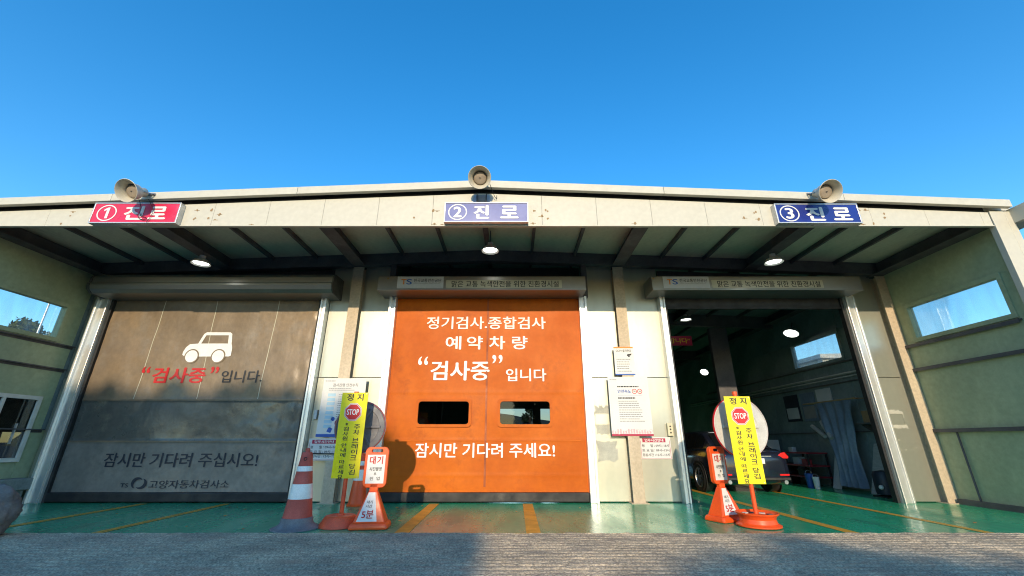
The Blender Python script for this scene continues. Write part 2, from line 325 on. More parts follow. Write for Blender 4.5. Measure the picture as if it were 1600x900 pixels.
# roof sheet, ceiling
for a, b in ((WL - .4, CX), (CX, WR + .4)):
    MB().slope(a, b, 6.97, YB + .3, ceil_z(a) + .03, ceil_z(b) + .03, ceil_z(a) + .15, ceil_z(b) + .15).build('roof', 'cream', G)
n = 9
xs = [WL + (CX - WL) * i / n for i in range(n + 1)] + [CX + (WR - CX) * i / n for i in range(1, n + 1)]
for a, b in zip(xs[:-1], xs[1:]):                           # ceiling boards between purlins
    MB().slope(a + .004, b - .004, YF + .07, 9.5, ceil_z(a), ceil_z(b), ceil_z(a) + .025, ceil_z(b) + .025).build('ceiling_board', 'ceil', G)
    MB().slope(a + .004, b - .004, 9.51, YB, ceil_z(a), ceil_z(b), ceil_z(a) + .025, ceil_z(b) + .025).build('ceiling_board', 'indoor_dim', G)
def ibeam_y(x, wd, dp, y0, y1, top, m='beam'):               # an H section running front to back
    mb = MB(); t = .02
    mb.box(x - wd / 2, x + wd / 2, y0, y1, top - dp, top - dp + t).box(x - .012, x + .012, y0, y1, top - dp + t, top)
    return mb
for k in range(-9, 10):
    x = CX + 1.073 * k
    if not WL + .1 < x < WR - .1: continue
    if k % 3 == 0:
        wd, dp = (.30, .30) if k else (.12, .16)
        ibeam_y(x, wd, dp, YF + .07, 9.44, ceil_z(x) - .002).build('rafter', 'beam', G)
        ibeam_y(x, wd, dp, 9.9, YB, ceil_z(x) - .002).build('rafter', 'beam', G)
    else:
        MB().box(x - .03, x + .03, YF + .07, 9.44, ceil_z(x) - .095, ceil_z(x) - .002).build('purlin', 'beam', G)
        MB().box(x - .03, x + .03, 9.9, 20, ceil_z(x) - .095, ceil_z(x) - .002).build('purlin', 'beam', G)
for a, b in ((WL, CX), (CX, WR)):                            # lintel beam across the lanes
    MB().slope(a, b, 9.45, 9.62, ceil_z(a) - .30, ceil_z(b) - .30, ceil_z(a) - .001, ceil_z(b) - .001).build('lintel_beam', 'beam', G)
    for yy in (14.2, 20.2):
        MB().slope(a, b, yy, yy + .16, ceil_z(a) - .42, ceil_z(b) - .42, ceil_z(a) - .001, ceil_z(b) - .001).build('cross_beam', 'beam', G)
for x in (WL + .16, WR - .16):                               # eave beams along the side walls
    MB().box(x - .15, x + .15, YF + .1, YB - .1, 5.05, 5.07).box(x - .01, x + .01, YF + .1, YB - .1, 5.07, 5.34).build('eave_beam', 'beam', G)
# fascia panels
ftop = lambda x: 5.705 - .0435 * abs(x - CX)
xs = [.57 + 1.04 * k for k in range(-11, 9)]
xs = [x for x in xs if WL - .2 < x < 9.0]; xs = [WL - .28] + xs + [9.05]
for a, b in zip(xs[:-1], xs[1:]):
    if a < CX < b:
        mb = MB().slope(a + .0015, CX, YF, YF + .045, 5.01, 5.01, ftop(a), ftop(CX)).slope(CX, b - .0015, YF, YF + .045, 5.01, 5.01, ftop(CX), ftop(b))
    else: mb = MB().slope(a + .0015, b - .0015, YF, YF + .045, 5.01, 5.01, ftop(a), ftop(b))
    mb.build('fascia_panel', 'cream', G, bevel=.004)
box('fascia_trim', 'cream', G, WL - .28, 9.05, YF - .014, YF + .05, 4.985, 5.008, .003)
for a, b in ((WL - .3, CX), (CX, 9.05)):
    MB().slope(a, b, YF + .05, YF + .07, 5.0, 5.0, ftop(a) + .17, ftop(b) + .17).build('fascia_backing', 'rubber', G)
# coping
ct = lambda x: 5.93 - .0435 * abs(x - CX)
cxs = [WL - .5, -7.6, -4.1, CX, 2.9, 6.3, 9.42]
for a, b in zip(cxs[:-1], cxs[1:]):
    MB().slope(a + .003, b - .003, 6.78, 6.865, ct(a) - .155, ct(b) - .155, ct(a), ct(b)).build('coping', 'cream', G, bevel=.006)
    MB().slope(a + .003, b - .003, 6.865, 7.06, ct(a) - .04, ct(b) - .04, ct(a) - .005, ct(b) - .005).build('coping_flange', 'cream', G)
# corner pillars and gutter
for sx, xi in ((1, 9.06), (-1, WL + .13)):
    a, b = sorted((xi, xi + sx * .27)); c, d = sorted((xi + sx * .275, xi + sx * .41))
    MB().box(a, b, YF - .02, YF + .09, 0, 5.30).build('corner_pillar', 'cream', G, bevel=.008)
    MB().box(c, d, YF - .016, YF + .09, 0, 5.30).build('corner_pillar', 'cream', G, bevel=.008)
gu = MB().prism([(9.44, 5.34), (9.44, 5.05), (9.85, 5.05), (9.85, 5.34), (9.82, 5.34), (9.82, 5.08), (9.47, 5.08), (9.47, 5.34)], 'y', 6.5, YB)
gu.box(9.47, 9.82, 6.5, 6.52, 5.08, 5.34); gu.build('eaves_gutter', 'cream', G)
# screw holes and old fixing scars on the fascia
sc = MB()
for (x, z) in ((-8.35, 5.30), (-8.38, 5.22), (-7.95, 5.33), (-7.85, 5.34), (-6.0, 5.33), (-5.72, 5.34), (-6.0, 5.15), (-5.75, 5.16), (-5.55, 5.24), (-5.6, 5.12), (-1.5, 5.32), (-1.42, 5.32), (-1.85, 5.16),
               (-1.47, 5.03), (-1.3, 5.03), (.42, 5.33), (.4, 5.05), (.66, 5.32), (.68, 5.16), (.55, 5.2), (4.62, 5.28), (4.4, 5.16), (4.65, 5.14), (6.6, 5.33), (6.75, 5.33), (6.8, 5.04), (6.6, 5.03), (7.05, 5.25), (7.07, 5.18), (-4.9, 5.02), (-8.5, 5.04), (2.3, 5.04)):
    for q in range(2):
        a = random.uniform(-.02, .02); r = random.uniform(.010, .024)
        sc.disc((x + a, z + random.uniform(-.015, .015)), r, YF - .003 - .0012 * q, 9, rz=r * random.uniform(.6, 1.6))
    if random.random() < .5: sc.box(x - .05, x + .05, YF - .003, YF, z - .004, z + .004)
sc.build('fixing_scar', 'rust', G, kind='stuff')

# side walls with window strips
def side_wall(xi, sx, wins, m='green'):
    xo = xi + sx * .10; a, b = sorted((xi, xo)); zs, zt = 3.34, 4.17
    ys = [YF + .095]
    for w0, w1 in wins: ys += [w0, w1]
    ys.append(YB)
    step = 1.9
    def strip(z0, z1, y0, y1):
        if y0 < 9.6 < y1: strip(z0, z1, y0, 9.6); y0 = 9.6
        k = max(1, round((y1 - y0) / step))
        for i in range(k):
            p, q = y0 + (y1 - y0) * i / k, y0 + (y1 - y0) * (i + 1) / k
            MB().box(a, b, p + .003, q - .003, z0, z1).build('wall_panel', m if q < 9.9 else 'indoor_dim', G, bevel=.004)  # same wall, coloured dimmer past the door line
    strip(1.45, zs, YF + .095, YB); strip(zt, 5.38, YF + .095, YB)
    if sx > 0: strip(0, 1.445, YF + .095, YB)
    for i in range(0, len(ys), 2): strip(zs, zt, ys[i], ys[i + 1])
    for w0, w1 in wins:
        fr = MB(); t = .09; p, q = sorted((xi - sx * .035, xi + sx * .11))
        fr.box(p, q, w0 - .02, w1 + .02, zs - .03, zs + t - .03).box(p, q, w0 - .02, w1 + .02, zt - t + .03, zt + .03)
        fr.box(p, q, w0 - .02, w0 + t - .03, zs + .06, zt - .06).box(p, q, w1 - t + .03, w1 + .02, zs + .06, zt - .06)
        f = fr.build('window', 'green' if w0 < 9.6 else 'indoor_dim', G, bevel=.004)
        MB().box(xi + sx * .045, xi + sx * .051, w0 + .05, w1 - .05, zs + .05, zt - .05).build('pane', 'glass', f)
    for z in (1.44, 2.74, 3.27):
        p, q = sorted((xi - sx * .075, xi))
        MB().box(p, q, YF + .3, 9.62, z - .012, z + .012).box(p, p + .012, YF + .3, 9.62, z - .06, z - .012).build('wall_girt', 'beam', G)
        if z != 1.44 or sx > 0: MB().box(p, q, 9.9, 20, z - .012, z + .012).build('wall_girt', 'beam', G)
side_wall(WR, 1, ((7.25, 9.26), (11.42, 13.55)))
side_wall(WL, -1, ((7.25, 9.22), (11.42, 13.55)))
# lower left wall with the small white framed office window
for (p, q, z0, z1) in ((YF + .095, 7.9, 0, 1.445), (7.9, 9.36, 0, .80), (9.36, 9.7, 0, 1.445), (9.7, 17, 0, 1.445), (17, YB, 0, 1.445)):
    MB().box(WL - .1, WL, p + .003, q - .003, z0, z1).build('wall_panel', 'green' if q < 9.9 else 'indoor_dim', G, bevel=.004)
fr = MB()
for q in ((7.9, 9.36, .80, .88), (7.9, 9.36, 2.04, 2.12), (9.28, 9.36, .88, 2.04), (7.9, 7.98, .88, 2.04), (8.62, 8.68, .88, 2.04)): fr.box(WL - .06, WL + .05, *q)
f = fr.build('window', 'whitewall', G, bevel=.005, label='small white framed office window low in the left wall')
MB().box(WL + .012, WL + .018, 7.98, 9.28, .88, 2.04).build('pane', 'darkglass', f)
MB().box(WL + .020, WL + .05, 9.04, 9.07, 1.15, 1.55).build('handle', 'alu', f)
MB().box(WL + .002, WL + .34, YF + .3, 9.50, .27, .49).build('wall_ledge', 'ledge', G, bevel=.012)
MB().box(WL + .002, WL + .25, YF + .3, 9.47, 0, .267).build('wall_ledge', 'ledge', G, bevel=.01)
MB().box(WR - .10, WR - .002, YF + .3, 9.45, 0, .10).build('base_angle', 'beam', G)
MB().tube([(WR - .03, 9.05, 0), (WR - .03, 9.05, 1.4)], .018).build('conduit', 'beam', G)

# back wall with the open back door of lane two
for (a, b, z0, z1) in ((WL - .1, -1.05, 0, 5.72), (2.45, WR + .1, 0, 5.72), (-1.05, 2.45, 3.05, 5.72)):
    MB().box(a, b, YB, YB + .1, z0, z1).build('back_wall', 'indoor_dim', G)
MB().box(1.18, 1.62, 24.6, 25, 0, 5.5).build('inner_column', 'beam', G)
for x in (3.25, -3.4):
    for y in (14.3, 20.3): MB().box(x - .12, x + .12, y - .12, y + .12, 0, ceil_z(x) - .45).build('inner_column', 'beam', G)

# door wall: infill above the shutter boxes
for (a, b) in ((-10.2, -4.45), (3.68, 8.95)):
    MB().slope(a, b, 9.76, 9.80, 4.45, 4.45, ceil_z(a) - .28, ceil_z(b) - .28).build('transom_panel', 'darksteel', G)
MB().slope(-2.95, 1.80, 10.3, 10.34, 4.4, 4.4, ceil_z(-2.95) - .05, ceil_z(1.8) - .05).build('transom_panel', 'darksteel', G)
for x in (-2.95, 1.78): MB().box(x - .07, x + .07, 9.52, 9.72, 4.5, ceil_z(x) - .295).build('door_header_post', 'beam', G)
# galvanised infill panels with tan columns
def infill(x0, x1, c0, c1, top=5.36):
    for a, b in ((x0, c0), (c1, x1)):
        if b - a < .05: continue
        for z0, z1 in ((.02, 2.575), (2.585, top)):
            MB().box(a + .002, b - .002, YD - .03, YD, z0, z1).build('wall_sheet', 'galv', G, bevel=.004)
    cz = ceil_z((c0 + c1) / 2)
    MB().box(c0, c1, YD - .19, YD - .17, .014, cz - .32).box((c0 + c1) / 2 - .01, (c0 + c1) / 2 + .01, YD - .17, YD + .02, .014, cz - .32).box(c0, c1, YD - .001, YD + .02, .014, cz - .32).build('steel_column', 'tan', G)
    MB().box(c0 - .06, c1 + .06, YD - .26, YD + .02, 0, .014).build('column_base_plate', 'tan', G)
infill(-4.46, -2.96, -3.94, -3.68)
infill(1.80, 3.62, 2.50, 2.75)
infill(8.31, 9.19, 8.96, 9.19)
for z0, z1 in ((.02, 2.575), (2.585, 5.2)): MB().box(-10.30, -10.06, YD - .03, YD, z0, z1).build('wall_sheet', 'galv', G, bevel=.004)
# inspection hatches set in the sheets
for x0, x1 in ((1.86, 2.16), (8.40, 8.72)):
    mb = MB().box(x0, x1, YD - .04, YD - .031, 1.55, 1.565).box(x0, x1, YD - .04, YD - .031, 1.765, 1.78).box(x0, x0 + .015, YD - .04, YD - .031, 1.565, 1.765).box(x1 - .015, x1, YD - .04, YD - .031, 1.565, 1.765)
    f = mb.build('hatch_frame', 'galv', G); MB().box(x0 + .016, x1 - .016, YD - .036, YD - .031, 1.566, 1.764).build('hatch_door', 'galv', f)
pt = MB()
for x0, z0 in ((1.83, .98), (8.45, 1.05)):
    for i in range(4):
        for j in range(3):
            r = random.uniform(.008, .018); pt.disc((x0 + .12 * i + random.uniform(-.03, .03), z0 + .15 * j + random.uniform(-.03, .03)), r, YD - .0345, 10)
pt.build('filler_patch', 'residue', G, kind='stuff')
def blotch(x0, x1, z0, z1, seed, y):
    rn = random.Random(seed); n = 40; cx, cz = (x0 + x1) / 2, (z0 + z1) / 2; P = []
    for k in range(n):
        a = 2 * math.pi * k / n; c, q = math.cos(a), math.sin(a); m_ = max(abs(c), abs(q)); w_ = rn.uniform(.78, 1.02)
        P.append((cx + c / m_ * (x1 - x0) / 2 * w_, y, cz + q / m_ * (z1 - z0) / 2 * w_))
    MB().add(P + [(cx, y, cz)], [(k, (k + 1) % n, n) for k in range(n)]).build('glue_residue', 'residue', G)
blotch(1.84, 2.20, 1.30, 1.98, 1, YD - .0325); blotch(1.84, 2.30, .78, 1.22, 2, YD - .0325); blotch(8.36, 8.76, 1.46, 1.88, 3, YD - .0325)

# door rails
def rail(x0, x1, lip):
    mb = MB().box(x0, x1, YD - .16, YD + .02, 0, 4.55)
    l0, l1 = (x1 - .055, x1 - .002) if lip > 0 else (x0 + .002, x0 + .055)
    mb.box(l0, l1, YD - .215, YD - .16, .0, 4.5)
    s0, s1 = (x0 + .002, x0 + .04) if lip > 0 else (x1 - .04, x1 - .002)
    mb.box(s0, s1, YD - .19, YD - .16, .0, 4.5)
    mb.build('door_rail', 'steel', G, bevel=.005)
rail(-10.04, -9.76, -1); rail(-4.62, -4.47, 1); rail(-2.96, -2.80, -1); rail(1.62, 1.80, 1); rail(3.56, 3.70, -1); rail(8.06, 8.30, -1)
MB().box(3.70, 3.76, YD - .10, YD + .02, 0, 4.5).build('rail_seal', 'rubber', G); MB().box(8.0, 8.06, YD - .10, YD + .02, 0, 4.5).build('rail_seal', 'rubber', G)
MB().box(-4.69, -4.62, YD - .10, YD + .02, 0, 4.5).build('rail_seal', 'rubber', G); MB().box(-9.76, -9.70, YD - .10, YD + .02, 0, 4.5).build('rail_seal', 'rubber', G)

# ---- shutter boxes
YBX = 9.05
def shutter_box(x0, x1, round_=False):
    if round_:
        poly = [(YD - .04, 4.44), (YBX + .12, 4.46), (YBX + .03, 4.53), (YBX, 4.62), (YBX, 4.68), (YBX + .03, 4.70), (YBX + .03, 4.83), (YBX + .07, 4.88), (YBX + .12, 4.93), (YD - .04, 4.95)]
    else:
        poly = [(YD - .04, 4.49), (YBX - .03, 4.49), (YBX - .03, 4.53), (YBX, 4.53), (YBX, 4.835), (YBX + .05, 4.86), (YD - .04, 4.86)]
    b = MB().prism(poly, 'x', x0, x1).build('shutter_box', 'boxmetal', G, bevel=.004)
    if round_:
        for xa, xb in ((x0 - .06, x0), (x1, x1 + .03)): MB().prism([(p + (.0 if p > 9.3 else -.012), z) for p, z in poly], 'x', xa, xb).build('end_cap', 'darksteel', b)
    return b
b1 = shutter_box(-9.86, -4.22, True)
def box_print(b, tx, sx0, sx1):
    box('name_plate', 'plate', b, tx, tx + 1.08, YBX - .012, YBX - .001, 4.54, 4.832, .003)
    y = YBX - .0145
    lettering('T', tx + .09, tx + .215, 4.63, 4.765, y, 'orangeink', b, .03); lettering('S', tx + .215, tx + .345, 4.63, 4.765, y, 'blueink', b, .03)
    lettering('한국교통안전공단', tx + .385, tx + 1.03, 4.685, 4.775, y, 'navyink', b, .008)
    lettering('Korea Transportation Safety Authority', tx + .385, tx + 1.0, 4.640, 4.668, y, 'greyink', b, 0)
    box('slogan_plate', 'plate_b', b, sx0, sx1, YBX - .010, YBX - .001, 4.545, 4.745, .003)
    lettering('맑은 교통 녹색안전을 위한 친환경시설', sx0 + .13, sx1 - .07, 4.565, 4.725, YBX - .0125, 'ink', b, .012)
    MB().lathe([(.001, 0), (.022, .002), (.022, .012)], Matrix.Translation((tx - .22, YBX - .012, 4.78)) @ Matrix.Rotation(R(90), 4, 'X'), 12).build('bolt', 'rust', b)
b2 = shutter_box(-3.13, 1.72); box_print(b2, -2.68, -1.54, 1.16)
b3 = shutter_box(3.27, 8.16); box_print(b3, 3.53, 4.66, 7.26)

# ---- lane doors
def wave_grey(x, z):
    e = max(0, (x + 5.6)) * .9                               # more crumpled towards the right edge
    y = noise.noise(Vector((x * .7, z * .9, 2))) * .035 + noise.noise(Vector((x * 2.6, z * 1.5, 5))) * .012
    y += e * noise.noise(Vector((x * 5, z * 2.6, 8))) * .035 + noise.noise(Vector((x * 4 + z, z * 5, 11))) * .004
    for s in (2.08, 1.20): y -= .012 * math.exp(-((z - s) / .025) ** 2)
    y += .006 * math.sin(x * 1.9 + 1)
    return YD - .04 + y
def wave_orange(x, z):
    y = noise.noise(Vector((x * .8, z * .8, 21))) * .022 + noise.noise(Vector((x * 2.5, z * 2, 25))) * .006
    d = math.exp(-((x - CX) / .03) ** 2); y -= .006 * d
    for s in (2.25, 1.22, .52): y -= .005 * math.exp(-((z - s) / .02) ** 2)
    return YD - .045 + y
def cloth(x0, x1, z0, z1, wave, dx=.035, holes=()):
    cuts = lambda a, b, extra: sorted({round(a + (b - a) * i / math.ceil((b - a) / dx), 4) for i in range(math.ceil((b - a) / dx) + 1)} | {e for e in extra})
    X = cuts(x0, x1, [h[0] for h in holes] + [h[1] for h in holes]); Z = cuts(z0, z1, [h[2] for h in holes] + [h[3] for h in holes])
    vs = [(x, wave(x, z), z) for z in Z for x in X]; fs = []; k = len(X)
    for j in range(len(Z) - 1):
        for i in range(k - 1):
            mx, mz = (X[i] + X[i + 1]) / 2, (Z[j] + Z[j + 1]) / 2
            if any(h[0] < mx < h[1] and h[2] < mz < h[3] for h in holes): continue
            fs.append((j * k + i, j * k + i + 1, (j + 1) * k + i + 1, (j + 1) * k + i))
    return MB().add(vs, fs)
D1 = cloth(-9.70, -4.66, 2.075, 4.62, wave_grey).build('roll_up_door', 'greycloth', G, smooth=True, label='grey brown crumpled roll up door of lane one')
cloth(-9.70, -4.66, 1.205, 2.075, wave_grey).build('vinyl_band', 'midband', D1, smooth=True, label='darker glossy crumpled middle band')
cloth(-9.70, -4.66, .16, 1.205, wave_grey).build('lower_panel', 'lowband', D1, smooth=True)
for x0_, lean in ((-8.52, .03), (-7.16, -.04), (-5.73, .02)):
    mb = MB()
    for i in range(60):
        za, zb = 2.1 + 2.4 * i / 60, 2.1 + 2.4 * (i + 1) / 60; xa, xb = x0_ + lean * (za - 3), x0_ + lean * (zb - 3)
        mb.add([(xa - .008, wave_grey(xa, za) - .0035, za), (xa + .008, wave_grey(xa, za) - .0035, za), (xb + .008, wave_grey(xb, zb) - .0035, zb), (xb - .008, wave_grey(xb, zb) - .0035, zb)], [(0, 1, 2, 3)])
    mb.build('weld_seam', 'plate_b', D1)
MB().box(-9.72, -4.64, YD - .11, YD + .01, .015, .20).build('bottom_bar', 'rubber', D1, bevel=.02)
for z, h in ((2.08, .018), (1.20, .016)):
    mb = MB()
    for i in range(100):
        a, b = -9.68 + 5.0 * i / 100, -9.68 + 5.0 * (i + 1) / 100
        ya, yb = wave_grey(a, z) - .006, wave_grey(b, z) - .006
        mb.add([(a, ya, z - h), (b, yb, z - h), (b, yb, z + h), (a, ya, z + h)], [(0, 1, 2, 3)])
    mb.build('seam_band', 'greycloth', D1)
gt = lambda body, x0, x1, z0, z1, m, bold=.022: lettering(body, x0, x1, z0, z1, YD, m, D1, bold, wave_grey)
gt('“', -8.56, -8.37, 2.68, 2.83, 'redink', .05); gt('검사중', -8.29, -7.06, 2.45, 2.81, 'redink', .035); gt('”', -6.97, -6.78, 2.67, 2.83, 'redink', .05)
gt('입니다.', -6.70, -5.73, 2.46, 2.74, 'ink'); gt('잠시만 기다려 주십시오!', -8.78, -5.47, .68, .97, 'navyink')
gt('고양자동차검사소', -7.66, -5.99, .27, .43, 'navyink', .012); gt('TS', -8.27, -8.09, .29, .37, 'navyink', .02)
def emblem():
    mb = MB()
    for cx, cz, r, a0, a1 in ((-7.90, .37, .10, 40, 250), (-7.84, .37, .095, -130, 70)):
        o = []; i_ = []; n = 18
        for k in range(n + 1):
            a = R(a0 + (a1 - a0) * k / n); wd = .05 * math.sin(math.pi * k / n) + .003
            o.append((cx + (r + wd * .5) * math.cos(a) * 1.15, YD, cz + (r + wd * .5) * math.sin(a))); i_.append((cx + (r - wd * .7) * math.cos(a) * 1.15, YD, cz + (r - wd * .7) * math.sin(a)))
        mb.add(o + i_, [(k, k + 1, n + 2 + k, n + 1 + k) for k in range(n)])
    drape(mb, wave_grey, .012).build('emblem', 'navyink', D1)
emblem()
def car_icon():
    fx = lambda u: -7.74 + (u - 95) / 187 * 1.15; fz = lambda v: 3.64 - (v - 97) / 120 * .72
    P = lambda pts: [(fx(a), YD, fz(b)) for a, b in pts]
    body = [(97, 186), (98, 172), (104, 157), (116, 145), (147, 142), (276, 142), (282, 160), (283, 190), (276, 193), (108, 193)]
    cab = [(147, 142), (162, 104), (171, 97), (262, 97), (270, 103), (276, 142), (262, 142), (258, 109), (172, 109), (159, 142)]
    mb = MB().add(P(body), [tuple(range(len(body)))]).add(P(cab), [(0, 1, 8, 9), (1, 2, 3, 4, 7, 8), (4, 5, 6, 7)])
    drape(mb, wave_grey, .010).build('car_pictogram', 'white', D1)
    for u in (134, 235):
        drape(MB().disc((fx(u), fz(192)), .17, YD, 28), wave_grey, .0135).build('pictogram_wheel', 'greycloth', D1)
        drape(MB().disc((fx(u), fz(192)), .14, YD, 28), wave_grey, .017).build('pictogram_wheel', 'white', D1)
car_icon()
H1, H2 = (-2.12, -.94, 1.53, 2.07), (-.29, .87, 1.53, 2.07)
D2 = cloth(-2.80, 1.62, .18, 4.62, wave_orange, holes=(H1, H2)).build('roll_up_door', 'orange', G, smooth=True, label='orange roll up door of lane two with two vision windows')
MB().box(-2.80, 1.62, YD - .12, YD + .01, .015, .20).build('bottom_bar', 'rubber', D2, bevel=.02)
for h in (H1, H2):                                           # dark vision windows with a rounded border
    x0, x1, z0, z1 = h; n = 8; r = .07
    def rr(x0, x1, z0, z1, r):
        out = []
        for cx, cz, a in ((x1 - r, z1 - r, 0), (x0 + r, z1 - r, 90), (x0 + r, z0 + r, 180), (x1 - r, z0 + r, 270)):
            out += [(cx + r * math.cos(R(a + 90 * k / n)), cz + r * math.sin(R(a + 90 * k / n))) for k in range(n + 1)]
        return out
    inn = rr(x0 + .025, x1 - .025, z0 + .025, z1 - .025, r); out = rr(x0 - .035, x1 + .035, z0 - .035, z1 + .035, r * 1.2); m_ = len(inn)
    mb = MB(); ys = YD - .075
    mb.add([(a, ys, b) for a, b in inn] + [(a, ys, b) for a, b in out] + [(a, YD - .02, b) for a, b in inn] + [(a, YD - .03, b) for a, b in out],
           [(i, (i + 1) % m_, m_ + (i + 1) % m_, m_ + i) for i in range(m_)] + [(i, 2 * m_ + i, 2 * m_ + (i + 1) % m_, (i + 1) % m_) for i in range(m_)] + [(m_ + i, m_ + (i + 1) % m_, 3 * m_ + (i + 1) % m_, 3 * m_ + i) for i in range(m_)])
    f = mb.build('vision_window', 'orange', D2, smooth=True)
for h in (H1, H2): MB().box(h[0] + .01, h[1] - .01, YD - .040, YD - .034, h[2] + .01, h[3] - .01).build('window_film', 'film', D2)
ot = lambda body, x0, x1, z0, z1, bold=.02: lettering(body, x0, x1, z0, z1, YD, 'white', D2, bold, wave_orange)
ot('정기검사.종합검사', -2.05, .81, 3.72, 4.03); ot('예약차량', -1.57, .37, 3.23, 3.56) if 0 else None
for ch, a, b in (('예', -1.57, -1.20), ('약', -1.07, -.69), ('차', -.54, -.16), ('량', .0, .37)): ot(ch, a, b, 3.23, 3.55, .025)
ot('“', -2.18, -1.95, 2.86, 3.06, .02); ot('검사중', -1.88, -.52, 2.51, 2.96, .028); ot('”', -.46, -.22, 2.90, 3.10, .02)
ot('입니다', -.14, .79, 2.49, 2.78); ot('잠시만 기다려 주세요!', -2.10, .93, .87, 1.17, .022)
sm = MB()
for z in (1.22,):
    for i in range(44): a, b = -2.7 + 4.2 * i / 44, -2.7 + 4.2 * (i + 1) / 44; sm.add([(a, wave_orange(a, z) - .005, z - .012), (b, wave_orange(b, z) - .005, z - .012), (b, wave_orange(b, z) - .005, z + .012), (a, wave_orange(a, z) - .005, z + .012)], [(0, 1, 2, 3)])
sm.build('seam_band', 'orange', D2)
sm = MB()
for i in range(60):
    a, b = .3 + 4.2 * i / 60, .3 + 4.2 * (i + 1) / 60; x = CX
    sm.add([(x - .022, wave_orange(x, a) - .006, a), (x + .022, wave_orange(x, a) - .006, a), (x + .022, wave_orange(x, b) - .006, b), (x - .022, wave_orange(x, b) - .006, b)], [(0, 1, 2, 3)])
sm.build('centre_seam', 'orangeseam', D2)
# the rolled up dark edge of lane three's door, and the deep valances under the other boxes
D3 = MB().box(3.76, 8.0, YD - .06, YD - .02, 4.28, 4.55).build('roll_up_door', 'rubber', G, bevel=.01, label='raised dark roll up door of lane three')
MB().box(3.76, 8.0, YD - .075, YD - .0, 4.22, 4.28).build('bottom_bar', 'rubber', D3, bevel=.01)
# ------------------------------------------------------------------ wall fittings: posters, notices, switch
def bars(mb, x0, x1, zs, y, h, jag=.25):
    for z in zs:
        x = x0; e = x1 - random.random() * jag * (x1 - x0)
        while x < e:
            wd = min(e - x, random.uniform(.02, .055)); mb.add([(x, y, z), (x + wd, y, z), (x + wd, y, z + h), (x, y, z + h)], [(0, 1, 2, 3)]); x += wd + .008
    return mb
YP = YD - .20
def poster(name, label, cat, x0, x1, z0, z1, y, m='paper'):
    t = thing(name, label, cat, ((x0 + x1) / 2, y, z0))
    box('sheet', m, t, x0, x1, y, y + .008, z0, z1, .002); return t
t = poster('notice', 'small white camera notice with orange top edge on the right tan column', 'notice', 2.35, 2.80, 2.61, 3.26, YP)
box('edge_band', 'orangeink', t, 2.35, 2.80, YP - .003, YP - .0005, 3.225, 3.26, 0); box('edge_band', 'blueink', t, 2.35, 2.80, YP - .003, YP - .0005, 2.61, 2.64, 0)
lettering('CCTV 설치안내', 2.40, 2.74, 3.135, 3.20, YP - .003, 'navyink', t, .02)
MB().add([(2.64, YP - .003, 3.04), (2.74, YP - .003, 3.06), (2.76, YP - .003, 3.10), (2.66, YP - .003, 3.09)], [(0, 1, 2, 3)]).box(2.67, 2.71, YP - .003, YP - .002, 3.02, 3.05).build('camera_pictogram', 'ink', t)
bars(MB(), 2.40, 2.74, (2.96, 2.90, 2.85, 2.80, 2.75, 2.69), YP - .003, .018).build('print_lines', 'greyink', t, kind='stuff')
t = poster('poster', 'large white safety speed poster with red bottom edge on the right tan column', 'poster', 2.16, 3.06, 1.31, 2.57, YP)
box('edge_band', 'crimson', t, 2.16, 3.06, YP - .003, YP - .0005, 1.31, 1.35, 0)
lettering('안전속도', 2.36, 2.66, 2.21, 2.29, YP - .003, 'blueink', t, .03)
for c in (2.735, 2.855):
    MB().disc((c, 2.25), .056, YP - .003, 24, r_in=.042).build('speed_ring', 'redink', t); lettering('30', c - .025, c + .025, 2.232, 2.268, YP - .003, 'ink', t, .02)
bars(MB(), 2.36, 2.85, (2.34,), YP - .003, .028, .15).build('print_lines', 'ink', t, kind='stuff')
bars(MB(), 2.20, 2.38, (2.50,), YP - .003, .014).build('print_lines', 'greyink', t, kind='stuff')
bars(MB(), 2.36, 2.75, (2.09,), YP - .003, .03).build('print_lines', 'ink', t, kind='stuff')
bars(MB(), 2.36, 2.90, [2.03 - .047 * k for k in range(10)], YP - .003, .015).build('print_lines', 'greyink', t, kind='stuff')
box('underline', 'blueink', t, 2.36, 2.90, YP - .003, YP - .001, 2.165, 2.172, 0)
mb = MB()
for k in range(15):
    x = 2.17 + .058 * k; mb.disc((x + .03, 1.37 + random.random() * .05), .035, YP - .003 - .0002 * k, 12, r_in=.03); mb.box(x, x + .03, YP - .0022, YP - .002, 1.36, 1.40 + random.random() * .06)
mb.build('street_drawing', 'pinkink', t, kind='stuff')
def hours(x0, x1, z0, z1, y, label, cable):
    t = poster('opening_hours_sign', label, 'notice', x0, x1, z0, z1, y)
    W, Hh = x1 - x0, z1 - z0; q = y - .003
    box('header_band', 'crimson', t, x0 + .10 * W, x1 - .16 * W, q, y - .0005, z1 - .24 * Hh, z1 - .06 * Hh, 0)
    lettering('업무시간안내', x0 + .17 * W, x1 - .23 * W, z1 - .215 * Hh, z1 - .085 * Hh, q - .002, 'white', t, .03)
    for k, (a, b) in enumerate((('평      일', '09시~18시'), ('토 요 일', '09시~13시'), ('점심시간', '12시~13시'))):
        zb = z1 - (.46 + .205 * k) * Hh; e = 1.0
        lettering(a, x0 + .07 * W, x0 + .42 * W, zb, zb + .13 * Hh, q, 'navyink', t, .012); lettering(':', x0 + .455 * W, x0 + .475 * W, zb + .02 * Hh, zb + .10 * Hh, q, 'navyink', t, .02)
        lettering(b, x0 + .51 * W, x0 + .93 * W, zb, zb + .13 * Hh, q, 'navyink', t, .012)
    mb = MB(); 
    for a, b, c, d in ((.03, .97, .03, .04), (.03, .04, .04, .84), (.96, .97, .04, .84)): mb.box(x0 + a * W, x0 + b * W, q, y - .001, z0 + c * Hh, z0 + d * Hh)
    mb.build('border_line', 'crimson', t)
    return t
